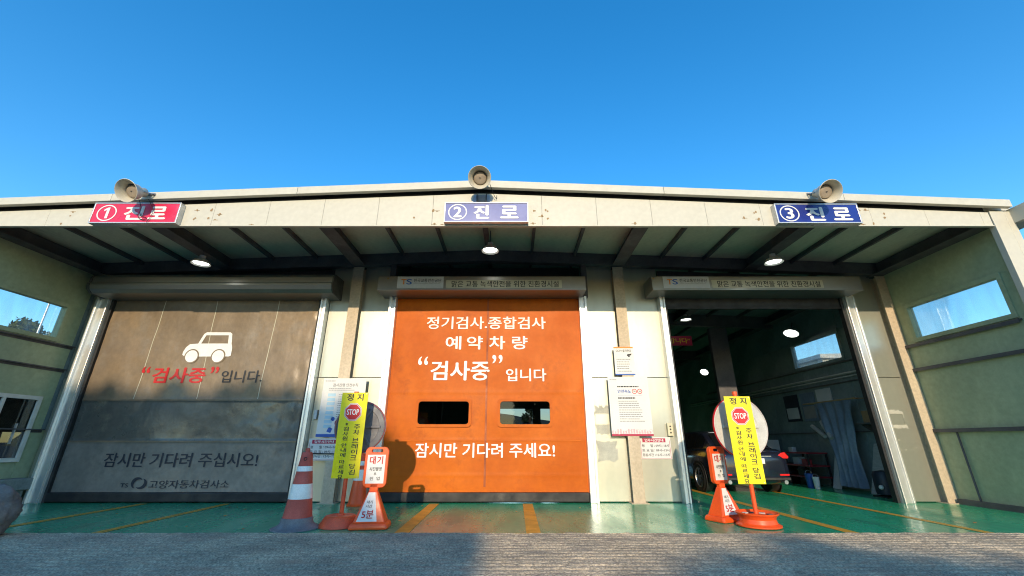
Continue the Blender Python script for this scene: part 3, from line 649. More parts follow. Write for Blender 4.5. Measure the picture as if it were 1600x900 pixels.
hours(2.78, 3.46, .84, 1.29, YD - .042, 'white opening hours notice with crimson header, below the right poster beside the post', False)
hours(-4.36, -3.66, .82, 1.26, YP - .002, 'white opening hours notice with crimson header, half hidden behind the left yellow board', True)
MB().tube([(-4.45, YP - .02, .965), (-4.0, YP - .02, .955), (-3.4, YP - .03, .95)], .012, 8).build('strap', 'cable', label='thin black strap running across the left opening hours notice', cat='strap')
t = poster('poster', 'white inspection safety poster with pale blue boxes behind the left yellow board', 'poster', -4.24, -3.28, 1.29, 2.54, YP)
lettering('검사진행 안전수칙', -4.02, -3.46, 2.35, 2.425, YP - .003, 'greyink', t, .02)
box('edge_band', 'blueink', t, -4.24, -3.28, YP - .003, YP - .0005, 1.29, 1.35, 0)
for k in range(8): box('step_box', 'paleblue', t, -4.10, -3.93, YP - .003, YP - .0005, 2.14 - .095 * k, 2.205 - .095 * k, 0)
bars(MB(), -4.20, -3.95, (2.47,), YP - .003, .016).build('print_lines', 'greyink', t, kind='stuff'); bars(MB(), -4.10, -3.5, (2.31, 2.27), YP - .003, .012).build('print_lines', 'greyink', t, kind='stuff')
bars(MB(), -3.86, -3.42, [2.17 - .047 * k for k in range(14)], YP - .003, .013).build('print_lines', 'greyink', t, kind='stuff')
MB().add([(-4.02, YP - .003, 1.40), (-3.93, YP - .003, 1.37), (-3.90, YP - .003, 1.46), (-3.98, YP - .003, 1.50)], [(0, 1, 2, 3)]).disc((-3.92, 1.66), .045, YP - .003, 12).build('drawing', 'blueink', t)
MB().disc((-3.80, 1.58), .07, YP - .003, 14).disc((-3.74, 1.68), .04, YP - .0035, 10).build('drawing', 'crimson', t)
t = thing('switch_box', 'small cream door switch box on the edge of the lane three door rail', 'switch', (3.46, YD - .04, 1.31))
box('case', 'cream_plastic', t, 3.41, 3.53, YD - .11, YD - .032, 1.31, 1.58, .008)
for z in (1.51, 1.45, 1.38): MB().lathe([(.016, 0), (.016, .012), (.001, .014)], Matrix.Translation((3.47, YD - .11, z)) @ Matrix.Rotation(R(90), 4, 'X'), 12).build('push_button', 'rubber', t)
MB().box(-4.40, -4.33, YD - .10, YD - .031, 1.66, 1.86).build('door_sensor', 'plate', label='small pale sensor box beside the rail of the grey door', cat='sensor', bevel=.006)

# ------------------------------------------------------------------ lane signs over the fascia
def lane_sign(num, x0, x1, z0, z1, face, label, ring, gl):
    y0, y1 = 6.79, 6.898; q = 6.79 / 6.70; h = lambda z: 1.2 + (z - 1.2) * q
    x0, x1, z0, z1 = x0 * q, x1 * q, h(z0), h(z1); ring = (ring[0] * q, ring[1] * q, h(ring[2]), h(ring[3])); gl = [(a * q, b * q, h(c), h(d)) for a, b, c, d in gl]
    t = thing('lane_sign', label, 'sign', ((x0 + x1) / 2, y1, z0), 'lane signs on the fascia')
    mb = MB(); e = .022
    mb.box(x0, x1, y0 - .012, y1, z0, z0 + e).box(x0, x1, y0 - .012, y1, z1 - e, z1).box(x0, x0 + e, y0 - .012, y1, z0 + e, z1 - e).box(x1 - e, x1, y0 - .012, y1, z0 + e, z1 - e)
    mb.build('frame', 'alu', t, bevel=.003)
    MB().box(x0 + e, x1 - e, y0, y1 - .02, z0 + e, z1 - e).build('face', face, t)
    cx, cz = (ring[0] + ring[1]) / 2, (ring[2] + ring[3]) / 2; r = (ring[1] - ring[0]) / 2; rz = (ring[3] - ring[2]) / 2 * .96
    MB().disc((cx, cz), r, y0 - .004, 40, r_in=r - .022, rz=rz).build('number_ring', 'white', t)
    if num == '1':
        MB().add([(cx + u, y0 - .004, cz + v) for u, v in ((-.012, -.115), (.038, -.115), (.038, .115), (0, .115), (-.062, .075), (-.062, .035), (-.012, .062))], [(0, 1, 2, 3, 6), (3, 4, 5, 6)]).build('lettering', 'white', t)
    else: lettering(num, cx - .08, cx + .08, cz - .115, cz + .115, y0 - .004, 'white', t, .05)
    for ch, (a, b, c, d) in zip('진로', gl): lettering(ch, a, b, c, d, y0 - .004, 'white', t, .058)
    return t
lane_sign('1', -7.75, -6.15, 4.94, 5.37, 'signred', 'red lane sign numbered one with wires hanging over it', (-7.66, -7.30, 4.98, 5.33), ((-7.16, -6.79, 5.01, 5.30), (-6.70, -6.37, 5.02, 5.29)))
lane_sign('2', -1.25, .30, 4.96, 5.38, 'signblue_glare', 'blue lane sign with sun glare in its colour, numbered two at the gable centre', (-1.18, -.83, 5.0, 5.35), ((-.71, -.42, 5.03, 5.32), (-.22, .12, 5.04, 5.31)))
lane_sign('3', 4.87, 6.41, 4.94, 5.35, 'signblue_b', 'deep blue lane sign numbered three under the right horn speaker', (4.94, 5.30, 4.97, 5.32), ((5.42, 5.76, 4.99, 5.28), (5.91, 6.26, 5.0, 5.27)))
wv = [(-6.93, 6.70, 5.33), (-6.90, 6.67, 5.22), (-6.98, 6.66, 5.15), (-6.90, 6.66, 5.12), (-6.80, 6.66, 5.10), (-6.79, 6.67, 5.06), (-6.88, 6.67, 5.02)]
wv = [(-6.93, 6.62, 5.46), (-6.93, 6.75, 5.30), (-6.94, 6.762, 5.20), (-6.90, 6.76, 5.13), (-6.80, 6.762, 5.10), (-6.76, 6.765, 5.07), (-6.84, 6.768, 5.05), (-6.92, 6.765, 5.08), (-6.96, 6.765, 5.14), (-6.90, 6.768, 5.16)]
MB().tube(wv, .006, 6).build('loose_wire', 'cable', label='thin black wire tangled in front of the red lane sign', cat='wire')
MB().tube([(-6.78, 6.68, 5.44), (-6.69, 6.76, 5.25), (-6.71, 6.765, 5.12), (-6.76, 6.768, 5.0)], .005, 6).build('loose_wire', 'cable', label='straight thin wire falling down the red lane sign beside the tangle', cat='wire')

# ------------------------------------------------------------------ horn speakers
def speaker(loc, aim, label):
    t = thing('horn_speaker', label, 'speaker', (0, 0, 0), 'horn speakers along the roof edge')
    n = 40                                                   # local +Z is the mouth direction, mouth at z = 0
    horn = [(.205, .0), (.212, .006), (.205, .012), (.196, .004), (.176, -.03), (.150, -.08), (.133, -.13), (.128, -.17)]
    MB().lathe(horn, None, n).build('horn_flare', 'horn', t, smooth=60)
    back = [(.205, .0), (.19, -.03), (.162, -.09), (.142, -.15), (.137, -.19), (.11, -.20), (.085, -.21), (.085, -.36), (.07, -.375), (.001, -.375)]
    MB().lathe(back, None, n).build('driver_body', 'horn', t, smooth=50)
    MB().lathe([(.128, -.17), (.118, -.165), (.001, -.15)], None, n).build('inner_cone', 'horn', t, smooth=30)
    MB().lathe([(.116, -.135), (.118, -.128), (.114, -.122), (.09, -.112), (.05, -.104), (.001, -.10)], None, n).build('reflector_cup', 'hornshade', t, smooth=50)
    MB().lathe([(.118, -.128), (.118, -.168)], None, n).build('cup_wall', 'beam', t, smooth=50)  # dark ring stands for the shaded gap around the cup
    MB().box(-.012, .012, -.006, .006, -.104, -.088).build('screw', 'cable', t)
    M_ = aim.to_track_quat('Z', 'Y').to_matrix().to_4x4()
    t.matrix_world = Matrix.Translation(loc) @ M_; return t
def bracket(t, loc, aim, foot, wd, m='bracket'):
    """U bracket from the driver body to a foot plate on the coping, in world axes"""
    inv = t.matrix_world.inverted(); d = aim.normalized(); c = Vector(loc) - d * .28; side = d.cross(Vector((0, 0, 1))).normalized()
    mb = MB(); f = Vector(foot)
    for s in (-1, 1):
        a = c + side * s * wd; b = f + side * s * wd; q = d * .025; u = side * .006
        mb.add([a - q - u, a + q - u, b + q - u, b - q - u, a - q + u, a + q + u, b + q + u, b - q + u], [(0, 1, 2, 3), (7, 6, 5, 4), (0, 4, 5, 1), (1, 5, 6, 2), (2, 6, 7, 3), (3, 7, 4, 0)])
    mb.tube([f - side * (wd + .005), f + side * (wd + .005)], .02, 8); mb.tube([c - side * (wd + .012), c + side * (wd + .012)], .01, 8)
    mb.xf(inv).build('bracket', m, t)
for loc, aim, foot, label in (((-6.93, 6.38, 5.425), Vector((-.02, -.86, -.46)), (-6.87, 6.765, 5.60), 'cream horn speaker at the left above the red lane sign'),
                              ((-.594, 6.42, 5.735), Vector((0, -.86, -.50)), (-.594, 6.775, 5.885), 'cream horn speaker facing straight out at the gable peak'),
                              ((5.72, 6.38, 5.413), Vector((-.02, -.86, -.46)), (5.70, 6.765, 5.61), 'cream horn speaker at the right above the deep blue lane sign')):
    t = speaker(loc, aim, label); bracket(t, loc, aim, foot, .095)
t = thing('speaker_mount', 'grey blue flared steel mount under the middle horn speaker', 'mount', (-.58, 6.85, 5.40))
MB().prism([(-.72, 5.66), (-.44, 5.66), (-.37, 5.44), (-.44, 5.40), (-.72, 5.40), (-.79, 5.44)], 'y', 6.87, 6.898).build('flared_plate', 'bracket', t, bevel=.004)
for x in (-.67, -.49): MB().box(x - .006, x + .006, 6.80, 6.869, 5.40, 5.66).build('mount_bar', 'cable', t)
MB().tube([(-.42, 6.66, 5.76), (-.38, 6.74, 5.68), (-.33, 6.82, 5.58), (-.30, 6.86, 5.56), (-.29, 6.86, 5.64)], .006, 6).build('cable', 'cable', t)

# ------------------------------------------------------------------ lit pendant lamps
def pendant(loc, drop, label, group='lit round lamps under the canopy'):
    x, y, z = loc
    t = thing('pendant_lamp', label, 'lamp', (x, y, z), group); T = Matrix.Translation(loc)
    MB().lathe([(.150, .03), (.184, .0), (.19, .004), (.18, .03), (.14, .085), (.085, .12), (.06, .135), (.06, .20), (.001, .205)], T, 32).build('shade', 'lampshade', t, smooth=50)
    MB().lathe([(.150, .028), (.12, .03), (.001, .034)], T, 32).build('diffuser', 'lit', t)
    MB().tube([(x, y, z + .2), (x, y, z + drop)], .012, 8).build('rod', 'beam', t)
    return t
pendant((-.475, 8.2, 5.09), .5, 'round lit pendant lamp hanging from the centre rafter')
pendant((-6.87, 8.4, 4.87), .33, 'round lit pendant lamp above the bare shutter box of lane one')
pendant((5.72, 8.3, 4.86), .35, 'round lit pendant lamp above the shutter box of lane three')
pendant((5.78, 13.3, 4.98), .5, 'lit ceiling lamp inside lane three near the red banner')
def floodlight(loc, aim, label, r=.2):
    t = thing('floodlight', label, 'lamp', (0, 0, 0), 'lit floodlights inside lane three')
    MB().lathe([(r, 0), (r * 1.04, .01), (r * .7, .12), (r * .4, .16), (.001, .17)], None, 28).build('shade', 'lampshade', t, smooth=50)
    MB().lathe([(r * .97, .006), (.001, .004)], None, 28).build('diffuser', 'lit', t)
    MB().tube([(0, 0, .16), (.0, 0, .40)], .015, 8).build('arm', 'beam', t)
    t.matrix_world = Matrix.Translation(loc) @ (-aim).to_track_quat('Z', 'Y').to_matrix().to_4x4()
floodlight((8.72, 12.65, 4.36), Vector((-.40, -.22, -.9)), 'tilted lit floodlight on the inner wall beside the lane three window')
floodlight((8.0, 17.4, 3.9), Vector((-.5, -.5, -.7)), 'small far lit floodlight deep inside lane three', .15)

# ------------------------------------------------------------------ yellow stop board stands
def col_text(mb, s, x0, x1, ztop, step, hgt, y, bold=.03):
    z = ztop
    for ch in s:
        if ch == ' ': z -= step * .45; continue
        put(mb, ch, x0, x1, z - hgt, z, y, bold); z -= step
    return mb
def stop_stand(x, y, rim, label, dark):
    t = thing('stop_sign_stand', label, 'sign stand', (x, y, 0))
    T = Matrix.Translation((x, y, 0))
    if rim:
        pr = [(.285, .0), (.31, .012), (.31, .03), (.262, .055), (.245, .11), (.262, .15), (.296, .175), (.30, .19), (.288, .195), (.262, .178), (.235, .150), (.14, .155), (.06, .17), (.001, .17)]
        b = MB().lathe(pr, T, 40, True).build('wheel_rim_base', 'safety', t, smooth=35)
        sl = MB()
        for k in range(9):
            a = 2 * math.pi * k / 9; MB_ = Matrix.Translation((x + .19 * math.cos(a), y + .19 * math.sin(a), .162)) @ Matrix.Rotation(a, 4, 'Z')
            MB().box(-.03, .03, -.035, .035, -.012, .006).xf(MB_).build('vent_slot', 'mirrorback' if k % 2 else 'beam', b)
    else:
        pr = [(.29, .0), (.30, .008), (.285, .05), (.225, .135), (.21, .15), (.19, .155), (.001, .155)]
        MB().lathe(pr, T, 40, True).build('concrete_base', 'safetyrust', t, smooth=35)
        MB().lathe([(.06, .155), (.055, .17), (.03, .18)], T, 16).build('pole_collar', 'safetyrust', t)
    dx = -.055 if rim else .02
    MB().tube([(x + .0, y + .02, .15), (x + .0, y + .02, 1.97)], .032, 14).build('pole', 'safetyrust' if not rim else 'safety', t, smooth=40)
    MB().lathe([(.04, 0), (.04, .05), (.001, .055)], Matrix.Translation((x, y + .02, 1.93)), 14).build('pole_cap', 'safetyrust' if not rim else 'safety', t, smooth=40)
    xa, xb = x - .215, x + .215; z0, z1 = (.58, 1.90) if rim else (.66, 1.96); q = y - .032
    box('sign_board', 'yellow', t, xa, xb, q, q + .012, z0, z1, .002)
    cz = z1 - .31
    W = Matrix.Translation((x, q, cz)) @ Matrix.Rotation(R(90), 4, 'X') @ Matrix.Rotation(R(22.5), 4, 'Z')
    for r, m, o in ((.150, 'white', .002), (.142, 'stop', .0035), (.134, 'white', .005), (.127, 'stop', .0065)):
        MB().lathe([(r, o), (.001, o)], W, 8).build('stop_octagon', m, t)
    lettering('STOP', x - .098, x + .098, cz - .045, cz + .045, q - .0085, 'white', t, .03)
    for ch, a, b in (('정', -.13, -.02), ('지', .04, .145)): lettering(ch, x + a, x + b, z1 - .13, z1 - .02, q - .002, 'ink', t, .035)
    col_text(MB(), '※', x - .10, x - .055, z1 - .475, .07, .04, q - .002, .02).build('lettering', 'ink', t)
    col_text(MB(), '검사원 안내에 따르세요', x - .12, x - .035, z1 - .54, .0715, .062, q - .002).build('lettering', 'ink', t)
    col_text(MB(), '주차 브레이크 당김', x + .045, x + .145, z1 - .50, .085, .075, q - .002).build('lettering', 'ink', t)
    for zz in (z1 - .02, z0 + .02): MB().lathe([(.008, 0), (.008, .004), (.001, .005)], Matrix.Translation((x + .19, q, zz)) @ Matrix.Rotation(R(90), 4, 'X'), 10).build('rivet', 'alu', t)
    # round convex mirror behind, its back towards the camera
    mx, my, mz = (x + .14, y + .27, 1.43) if rim else (x + .045, y + .27, 1.43); r = .49 if rim else .405
    Tm = Matrix.Translation((mx, my, mz)) @ Matrix.Rotation(R(90), 4, 'X') @ Matrix.Rotation(R(8), 4, 'Y')
    mm = 'mirrorshade' if dark else 'mirrorback'
    mir = MB().lathe([(.001, -.01), (.2, -.008), (.30, .0), (.31, .008), (.33, .006), (.42, -.006), (r - .02, .004)], Tm, 48).build('mirror_back', mm, t, smooth=30)
    MB().lathe([(r - .02, .006), (r - .012, .012), (r - .004, .008)], Tm, 48).build('mirror_bead', mm, t, smooth=50)
    MB().lathe([(r - .004, .008), (r + .004, .0), (r + .004, -.03), (r - .03, -.035)], Tm, 48).build('mirror_rim', 'stop', t, smooth=50)
    MB().lathe([(r - .03, -.034), (.25, -.075), (.001, -.095)], Tm, 48).build('mirror_glass', 'rim', t, smooth=60)
    for k in (0, 60, 120):
        MB().box(-.33, .33, -.018, .018, -.004, .028).xf(Tm @ Matrix.Rotation(R(k), 4, 'Z')).build('mirror_rib', mm, t, bevel=.006)
    MB().box(mx - .03, mx + .03, y + .045, my - .004, 1.39, 1.45).box(x - .05, mx + .03, y + .045, y + .075, 1.385, 1.455).build('mirror_clamp', 'beam', t)
    return t
stop_stand(3.72, 7.1, True, 'yellow stop board with pale round mirror on an orange wheel rim base', False)
stop_stand(-2.60, 7.1, False, 'yellow stop board with round mirror coloured as shaded on a scuffed orange round base', True)

# ------------------------------------------------------------------ cones
t = thing('traffic_cone', 'tall faded red traffic cone with grey skirt and two white bands', 'cone', (-3.18, 6.94, 0)); T = Matrix.Translation((-3.18, 6.94, 0))
cr = lambda z: .205 - (z - .13) * (.205 - .075) / (1.04 - .13)
MB().lathe([(.30, .0), (.345, .004), (.34, .018), (.28, .035), (.235, .07), (.222, .10), (.216, .15), (.19, .155)], T, 44).build('rubber_skirt', 'conegrey', t, smooth=40)
MB().lathe([(cr(z), z) for z in (.14, .3, .5, .7, .9, 1.02)] + [(.066, 1.045), (.03, 1.05)], T, 44).build('cone_shell', 'conered', t, smooth=40)
for a, b in ((.40, .60), (.775, .845)): MB().lathe([(cr(a) + .001, a - .001), (cr(a) + .004, a), (cr(b) + .004, b), (cr(b) + .001, b + .001)], T, 44).build('white_band', 'reflect', t, smooth=40)
MB().lathe([(.032, 1.045), (.034, 1.09), (.02, 1.105), (.001, 1.107)], T, 20).build('top_knob', 'conered', t, smooth=40)
MB().lathe([(.027, 0), (.027, .006), (.018, .006), (.016, -.01), (.001, -.01)], Matrix.Translation((-3.155, 6.94 - cr(.95) - .001, .95)) @ Matrix.Rotation(R(90), 4, 'X'), 18).build('chain_hole', 'rubber', t)
t = thing('traffic_cone', 'bright orange traffic cone standing by the wall behind the left stop stand', 'cone', (-3.10, 9.28, 0)); T = Matrix.Translation((-3.10, 9.28, 0))
cr = lambda z: .185 - z * .125 / .98
MB().lathe([(.20, .0), (.205, .02), (.195, .035), (.185, .04)], T, 36).build('cone_foot', 'safety', t, smooth=40)
MB().lathe([(cr(z), z) for z in (.03, .3, .6, .9)] + [(.05, .965), (.03, .975), (.001, .976)], T, 36).build('cone_shell', 'safety', t, smooth=40)
for a, b in ((.46, .66), (.74, .82)): MB().lathe([(cr(a) + .001, a - .001), (cr(a) + .004, a), (cr(b) + .004, b), (cr(b) + .001, b + .001)], T, 36).build('white_band', 'reflect', t, smooth=40)

# ------------------------------------------------------------------ orange waiting boards
def wait_board(x, y, rot, label):
    t = thing('waiting_board', label, 'floor sign', (0, 0, 0))
    def frus(z0, z1, a0, a1, d0, d1): return [(-a0, -d0, z0), (a0, -d0, z0), (a0, d0, z0), (-a0, d0, z0), (-a1, -d1, z1), (a1, -d1, z1), (a1, d1, z1), (-a1, d1, z1)]
    F6 = [(0, 3, 2, 1), (4, 5, 6, 7), (0, 1, 5, 4), (1, 2, 6, 5), (2, 3, 7, 6), (3, 0, 4, 7)]
    MB().add(frus(0, .085, .285, .265, .20, .18), F6).build('foot', 'safety', t, bevel=.03)
    MB().add(frus(.08, .50, .235, .065, .15, .045), F6).build('pyramid_body', 'safety', t, bevel=.018)
    MB().add(frus(.49, .60, .062, .062, .035, .035), F6).build('neck', 'safety', t, bevel=.01)
    n = 7; r = .07
    def rrect(x0, x1, z0, z1, r):
        o = []
        for cx, cz, a in ((x1 - r, z1 - r, 0), (x0 + r, z1 - r, 90), (x0 + r, z0 + r, 180), (x1 - r, z0 + r, 270)): o += [(cx + r * math.cos(R(a + 90 * k / n)), cz + r * math.sin(R(a + 90 * k / n))) for k in range(n + 1)]
        return o
    out = rrect(-.175, .175, .54, 1.12, .075); inn = rrect(-.085, .085, 1.04, 1.085, .022); m_ = len(out)
    def ringp(y0, y1):
        vs = [(a, y0, b) for a, b in out] + [(a, y0, b) for a, b in inn] + [(a, y1, b) for a, b in out] + [(a, y1, b) for a, b in inn]; fs = []
        for i in range(m_):
            j = (i + 1) % m_
            fs += [(i, j, m_ + j, m_ + i), (2 * m_ + i, 3 * m_ + i, 3 * m_ + j, 2 * m_ + j), (i, 2 * m_ + i, 2 * m_ + j, j), (m_ + i, m_ + j, 3 * m_ + j, 3 * m_ + i)]
        return MB().add(vs, fs)
    ringp(-.035, .035).build('panel', 'safety', t, smooth=30, bevel=.008)
    box('panel_sticker', 'paper', t, -.135, .135, -.0395, -.0365, .60, 1.005, 0)
    y = -.0415
    for ch, a, b in (('대', -.10, -.01), ('기', .01, .10)): lettering(ch, a, b, .87, .985, y, 'redink', t, .03)
    lettering('사진촬영', -.09, .09, .775, .83, y, 'navyink', t, .02); lettering('후', -.02, .02, .715, .755, y, 'navyink', t, .025); lettering('진  입', -.075, .075, .645, .695, y, 'navyink', t, .02)
    # sloping sticker on the pyramid front
    fy = lambda z: -(.15 - (z - .08) * .105 / .42) - .004; fw = lambda z: (.235 - (z - .08) * .17 / .42) * .80
    MB().add([(-fw(.105), fy(.105), .105), (fw(.105) * .62, fy(.105), .105), (fw(.48) * .62, fy(.48), .48), (-fw(.48), fy(.48), .48)], [(0, 1, 2, 3)]).build('slope_sticker', 'paper', t)
    def on(body, x0, x1, z0, z1, m, bold):
        mb = put(MB(), body, x0, x1, z0, z1, 0, bold); mb.v = [Vector((v.x, fy(v.z) - .003 + v.y, v.z)) for v in mb.v]; mb.build('lettering', m, t)
    on('대기', -.065, .02, .335, .375, 'navyink', .02); on('시간', -.075, .02, .28, .32, 'navyink', .02); on('5분', -.115, .055, .145, .25, 'redink', .03)
    t.location = (x, y_ := 0, 0); t.location = (x, y0_[0], 0); t.rotation_euler = (0, 0, rot); return t
y0_ = [6.98]
wait_board(-2.10, 6.98, R(6), 'orange waiting board with white stickers at the foot of the left stop stand')
y0_[0] = 7.58
wait_board(3.46, 7.58, R(25), 'orange waiting board turned sideways behind the wheel rim stand')

# ------------------------------------------------------------------ weathered boulder at the left edge
def boulder():
    vs, fs = [], []; n, m = 56, 36
    for j in range(m + 1):
        ph = math.pi * j / m
        for i in range(n):
            th = 2 * math.pi * i / n; d = Vector((math.sin(ph) * math.cos(th), math.sin(ph) * math.sin(th), math.cos(ph)))
            r = 1 + .14 * noise.noise(d * 1.6 + Vector((4, 2, 1))) + .09 * noise.noise(d * 4.2) + .05 * noise.noise(d * 9)
            vs.append((-7.03 + d.x * .34 * r, 6.22 + d.y * .30 * r, .31 + d.z * .34 * r))
    for j in range(m):
        for i in range(n): fs.append((j * n + i, j * n + (i + 1) % n, (j + 1) * n + (i + 1) % n, (j + 1) * n + i))
    MB().add(vs, fs).build('boulder', 'rock', smooth=60, base=True, label='rounded grey weathered boulder at the left edge of the apron', cat='boulder')
boulder()

# ------------------------------------------------------------------ dark sedan inside lane three
def sedan(px, py):
    t = thing('parked_car', 'dark navy sedan seen from behind inside lane three', 'car', (px, py, 0))
    st = [(0.0, .70, .42, .80), (.03, .80, .32, .93), (.10, .86, .27, .98), (.30, .90, .22, 1.02), (.62, .915, .21, 1.03), (1.0, .925, .2, 1.03), (1.5, .925, .2, 1.01), (2.4, .925, .2, .99), (3.3, .92, .2, .97), (3.9, .90, .21, .90), (4.4, .84, .24, .80), (4.62, .70, .3, .70), (4.70, .52, .36, .62)]
    vs, fs = [], []; sec = lambda w, zb, zt: [(0, zb), (w * .9, zb), (w * .985, zb + .08), (w, zb + (zt - zb) * .45), (w * .985, zb + (zt - zb) * .72), (w * .95, zt - .05), (w * .86, zt), (0, zt + .025)]
    k = 15
    for y, w_, zb, zt in st:
        h = sec(w_, zb, zt); ring = [(a, y, b) for a, b in h] + [(-a, y, b) for a, b in h[-2:0:-1]]
        k = len(ring); vs += [(px + a, py + b, c) for a, b, c in ring]
    for j in range(len(st) - 1):
        for i in range(k): fs.append((j * k + i, j * k + (i + 1) % k, (j + 1) * k + (i + 1) % k, (j + 1) * k + i))
    fs += [tuple(range(k)), tuple((len(st) - 1) * k + i for i in range(k))]
    MB().add(vs, fs).build('body', 'carpaint', t, smooth=50)
    gs = [(.42, .74, 1.03, .74, 1.035), (.72, .76, 1.02, .70, 1.20), (1.15, .79, 1.02, .62, 1.40), (1.7, .80, 1.0, .61, 1.46), (2.4, .80, .99, .61, 1.46), (2.75, .80, .98, .63, 1.40), (3.35, .78, .96, .74, .99)]
    vs, fs = [], []
    for y, wb, zb, wt, zt in gs: vs += [(px - wb, py + y, zb), (px - wt, py + y, zt - .02), (px - wt * .8, py + y, zt + .01), (px + wt * .8, py + y, zt + .01), (px + wt, py + y, zt - .02), (px + wb, py + y, zb)]
    for j in range(len(gs) - 1):
        for i in range(5): fs.append((j * 6 + i, j * 6 + i + 1, (j + 1) * 6 + i + 1, (j + 1) * 6 + i))
    MB().add(vs, fs).build('roof', 'carpaint', t, smooth=40)
    for s in (-1, 1):                                        # side glass, proud of the greenhouse
        def gp(y, u):
            for a, b in zip(gs[:-1], gs[1:]):
                if a[0] <= y <= b[0]:
                    f = (y - a[0]) / (b[0] - a[0]); g_ = [p + (q - p) * f for p, q in zip(a, b)]
                    return (px + s * (g_[1] + (g_[3] - g_[1]) * u + .006), py + y, g_[2] + (g_[4] - .02 - g_[2]) * u)
        for y0, y1 in ((.95, 1.95), (2.02, 2.95)):
            N = 6; vv = []; ff = []
            for i in range(N + 1):
                y = y0 + (y1 - y0) * i / N; vv += [gp(y, .10), gp(y, .90)]
            ff = [(2 * i, 2 * i + 1, 2 * i + 3, 2 * i + 2) for i in range(N)]; MB().add(vv, ff).build('side_window', 'carglass', t)
        MB().box(px + s * .93 - .02, px + s * .93 + .02, py + 1.75, py + 1.93, .82, .85).build('door_handle', 'rim', t, bevel=.006)
        MB().box(px + s * 1.0 - .09, px + s * 1.0 + .09, py + 3.0, py + 3.12, 1.0, 1.12).build('wing_mirror', 'carpaint', t, bevel=.03)
        z0 = [(px + s * .50, .815), (px + s * .86, .815), (px + s * .875, .86), (px + s * .80, .955), (px + s * .70, .935)]
        tl = MB().prism(z0 if s > 0 else z0[::-1], 'y', py - .012 + .03, py + .42); tl.build('tail_light', 'taillight', t, bevel=.01)
        MB().box(px + s * .68 - .11, px + s * .68 + .11, py - .012, py + .03, .44, .475).build('reflector', 'taillight', t)
        MB().tube([(px + s * .66, py - .05, .30), (px + s * .66, py + .2, .30)], .045, 14).build('exhaust_pipe', 'rim', t)
        for y in (.98, 3.75):
            Tw = Matrix.Translation((px + s * .935, py + y, .335)) @ Matrix.Rotation(R(90) * s, 4, 'Y')
            MB().lathe([(.40, -.012), (.40, .0), (.33, .002)], Tw, 32).build('wheel_arch', 'rubber', t)
            wh = MB().lathe([(.235, .015), (.31, .02), (.335, .0), (.335, -.2), (.2, -.21)], Tw, 32).build('wheel', 'rubber', t, smooth=40)
            rm = MB().lathe([(.235, .016), (.215, .018), (.205, -.02), (.001, -.03)], Tw, 32)
            for q in range(5):
                rm.add([Tw @ Matrix.Rotation(2 * math.pi * q / 5 + o, 4, 'Z') @ Vector(p) for o in (0,) for p in ((.03, -.035, .012), (.21, -.022, .008), (.21, .022, .008), (.03, .035, .012))], [(0, 1, 2, 3)])
            rm.build('wheel_rim', 'rim', wh)
    MB().box(px - .26, px + .26, py - .026, py - .001, .70, .82).build('number_plate', 'white', t, bevel=.004)
    MB().box(px - .80, px + .80, py - .03, py + .12, .34, .40).build('bumper_trim', 'rubber', t, bevel=.01)
    MB().box(px - .44, px + .44, py - .012, py + .02, .855, .875).build('chrome_strip', 'rim', t)
    for y in (1.98, 3.05, .93): MB().box(px - .9285, px - .926, py + y, py + y + .008, .28, .96).build('door_gap', 'rubber', t)
    rgl = [(px - .62, py + .50, 1.085), (px + .62, py + .50, 1.085), (px + .50, py + 1.10, 1.395), (px - .50, py + 1.10, 1.395)]
    MB().add([(a, b - .012, c + .008) for a, b, c in rgl], [(0, 1, 2, 3)]).build('rear_window', 'carglass', t)
sedan(5.78, 10.75)

# ------------------------------------------------------------------ things inside lane three
t = thing('banner', 'red banner with yellow lettering hung across the inside of lane three', 'banner', (5.2, 14.1, 4.30))
box('banner_cloth', 'crimson', t, 3.9, 6.22, 14.08, 14.09, 4.30, 4.63, 0)
lettering('안전하게 검사 합니다”', 4.0, 6.16, 4.37, 4.56, 14.075, 'yellowink', t, .02)
for i, (y0, y1, z0, z1, m, lab) in enumerate(((13.75, 14.45, 1.80, 2.62, 'navyink', 'dark framed notice, leftmost on the inner right wall of lane three'), (12.98, 13.62, 1.78, 2.62, 'tarp', 'blue grey notice, middle one of three on the inner right wall of lane three'), (12.25, 12.86, 1.74, 2.66, 'plate', 'pale notice, nearest of three on the inner right wall of lane three'))):
    t = thing('wall_notice', lab, 'notice', (WR - .03, (y0 + y1) / 2, z0))
    MB().box(WR - .03, WR - .005, y0, y1, z0, z1).build('backing', m, t, bevel=.004)
    MB().box(WR - .034, WR - .0305, y0 + .06, y1 - .06, z0 + .08, z1 - .4).build('print_area', 'plate' if i == 0 else 'greyink', t)
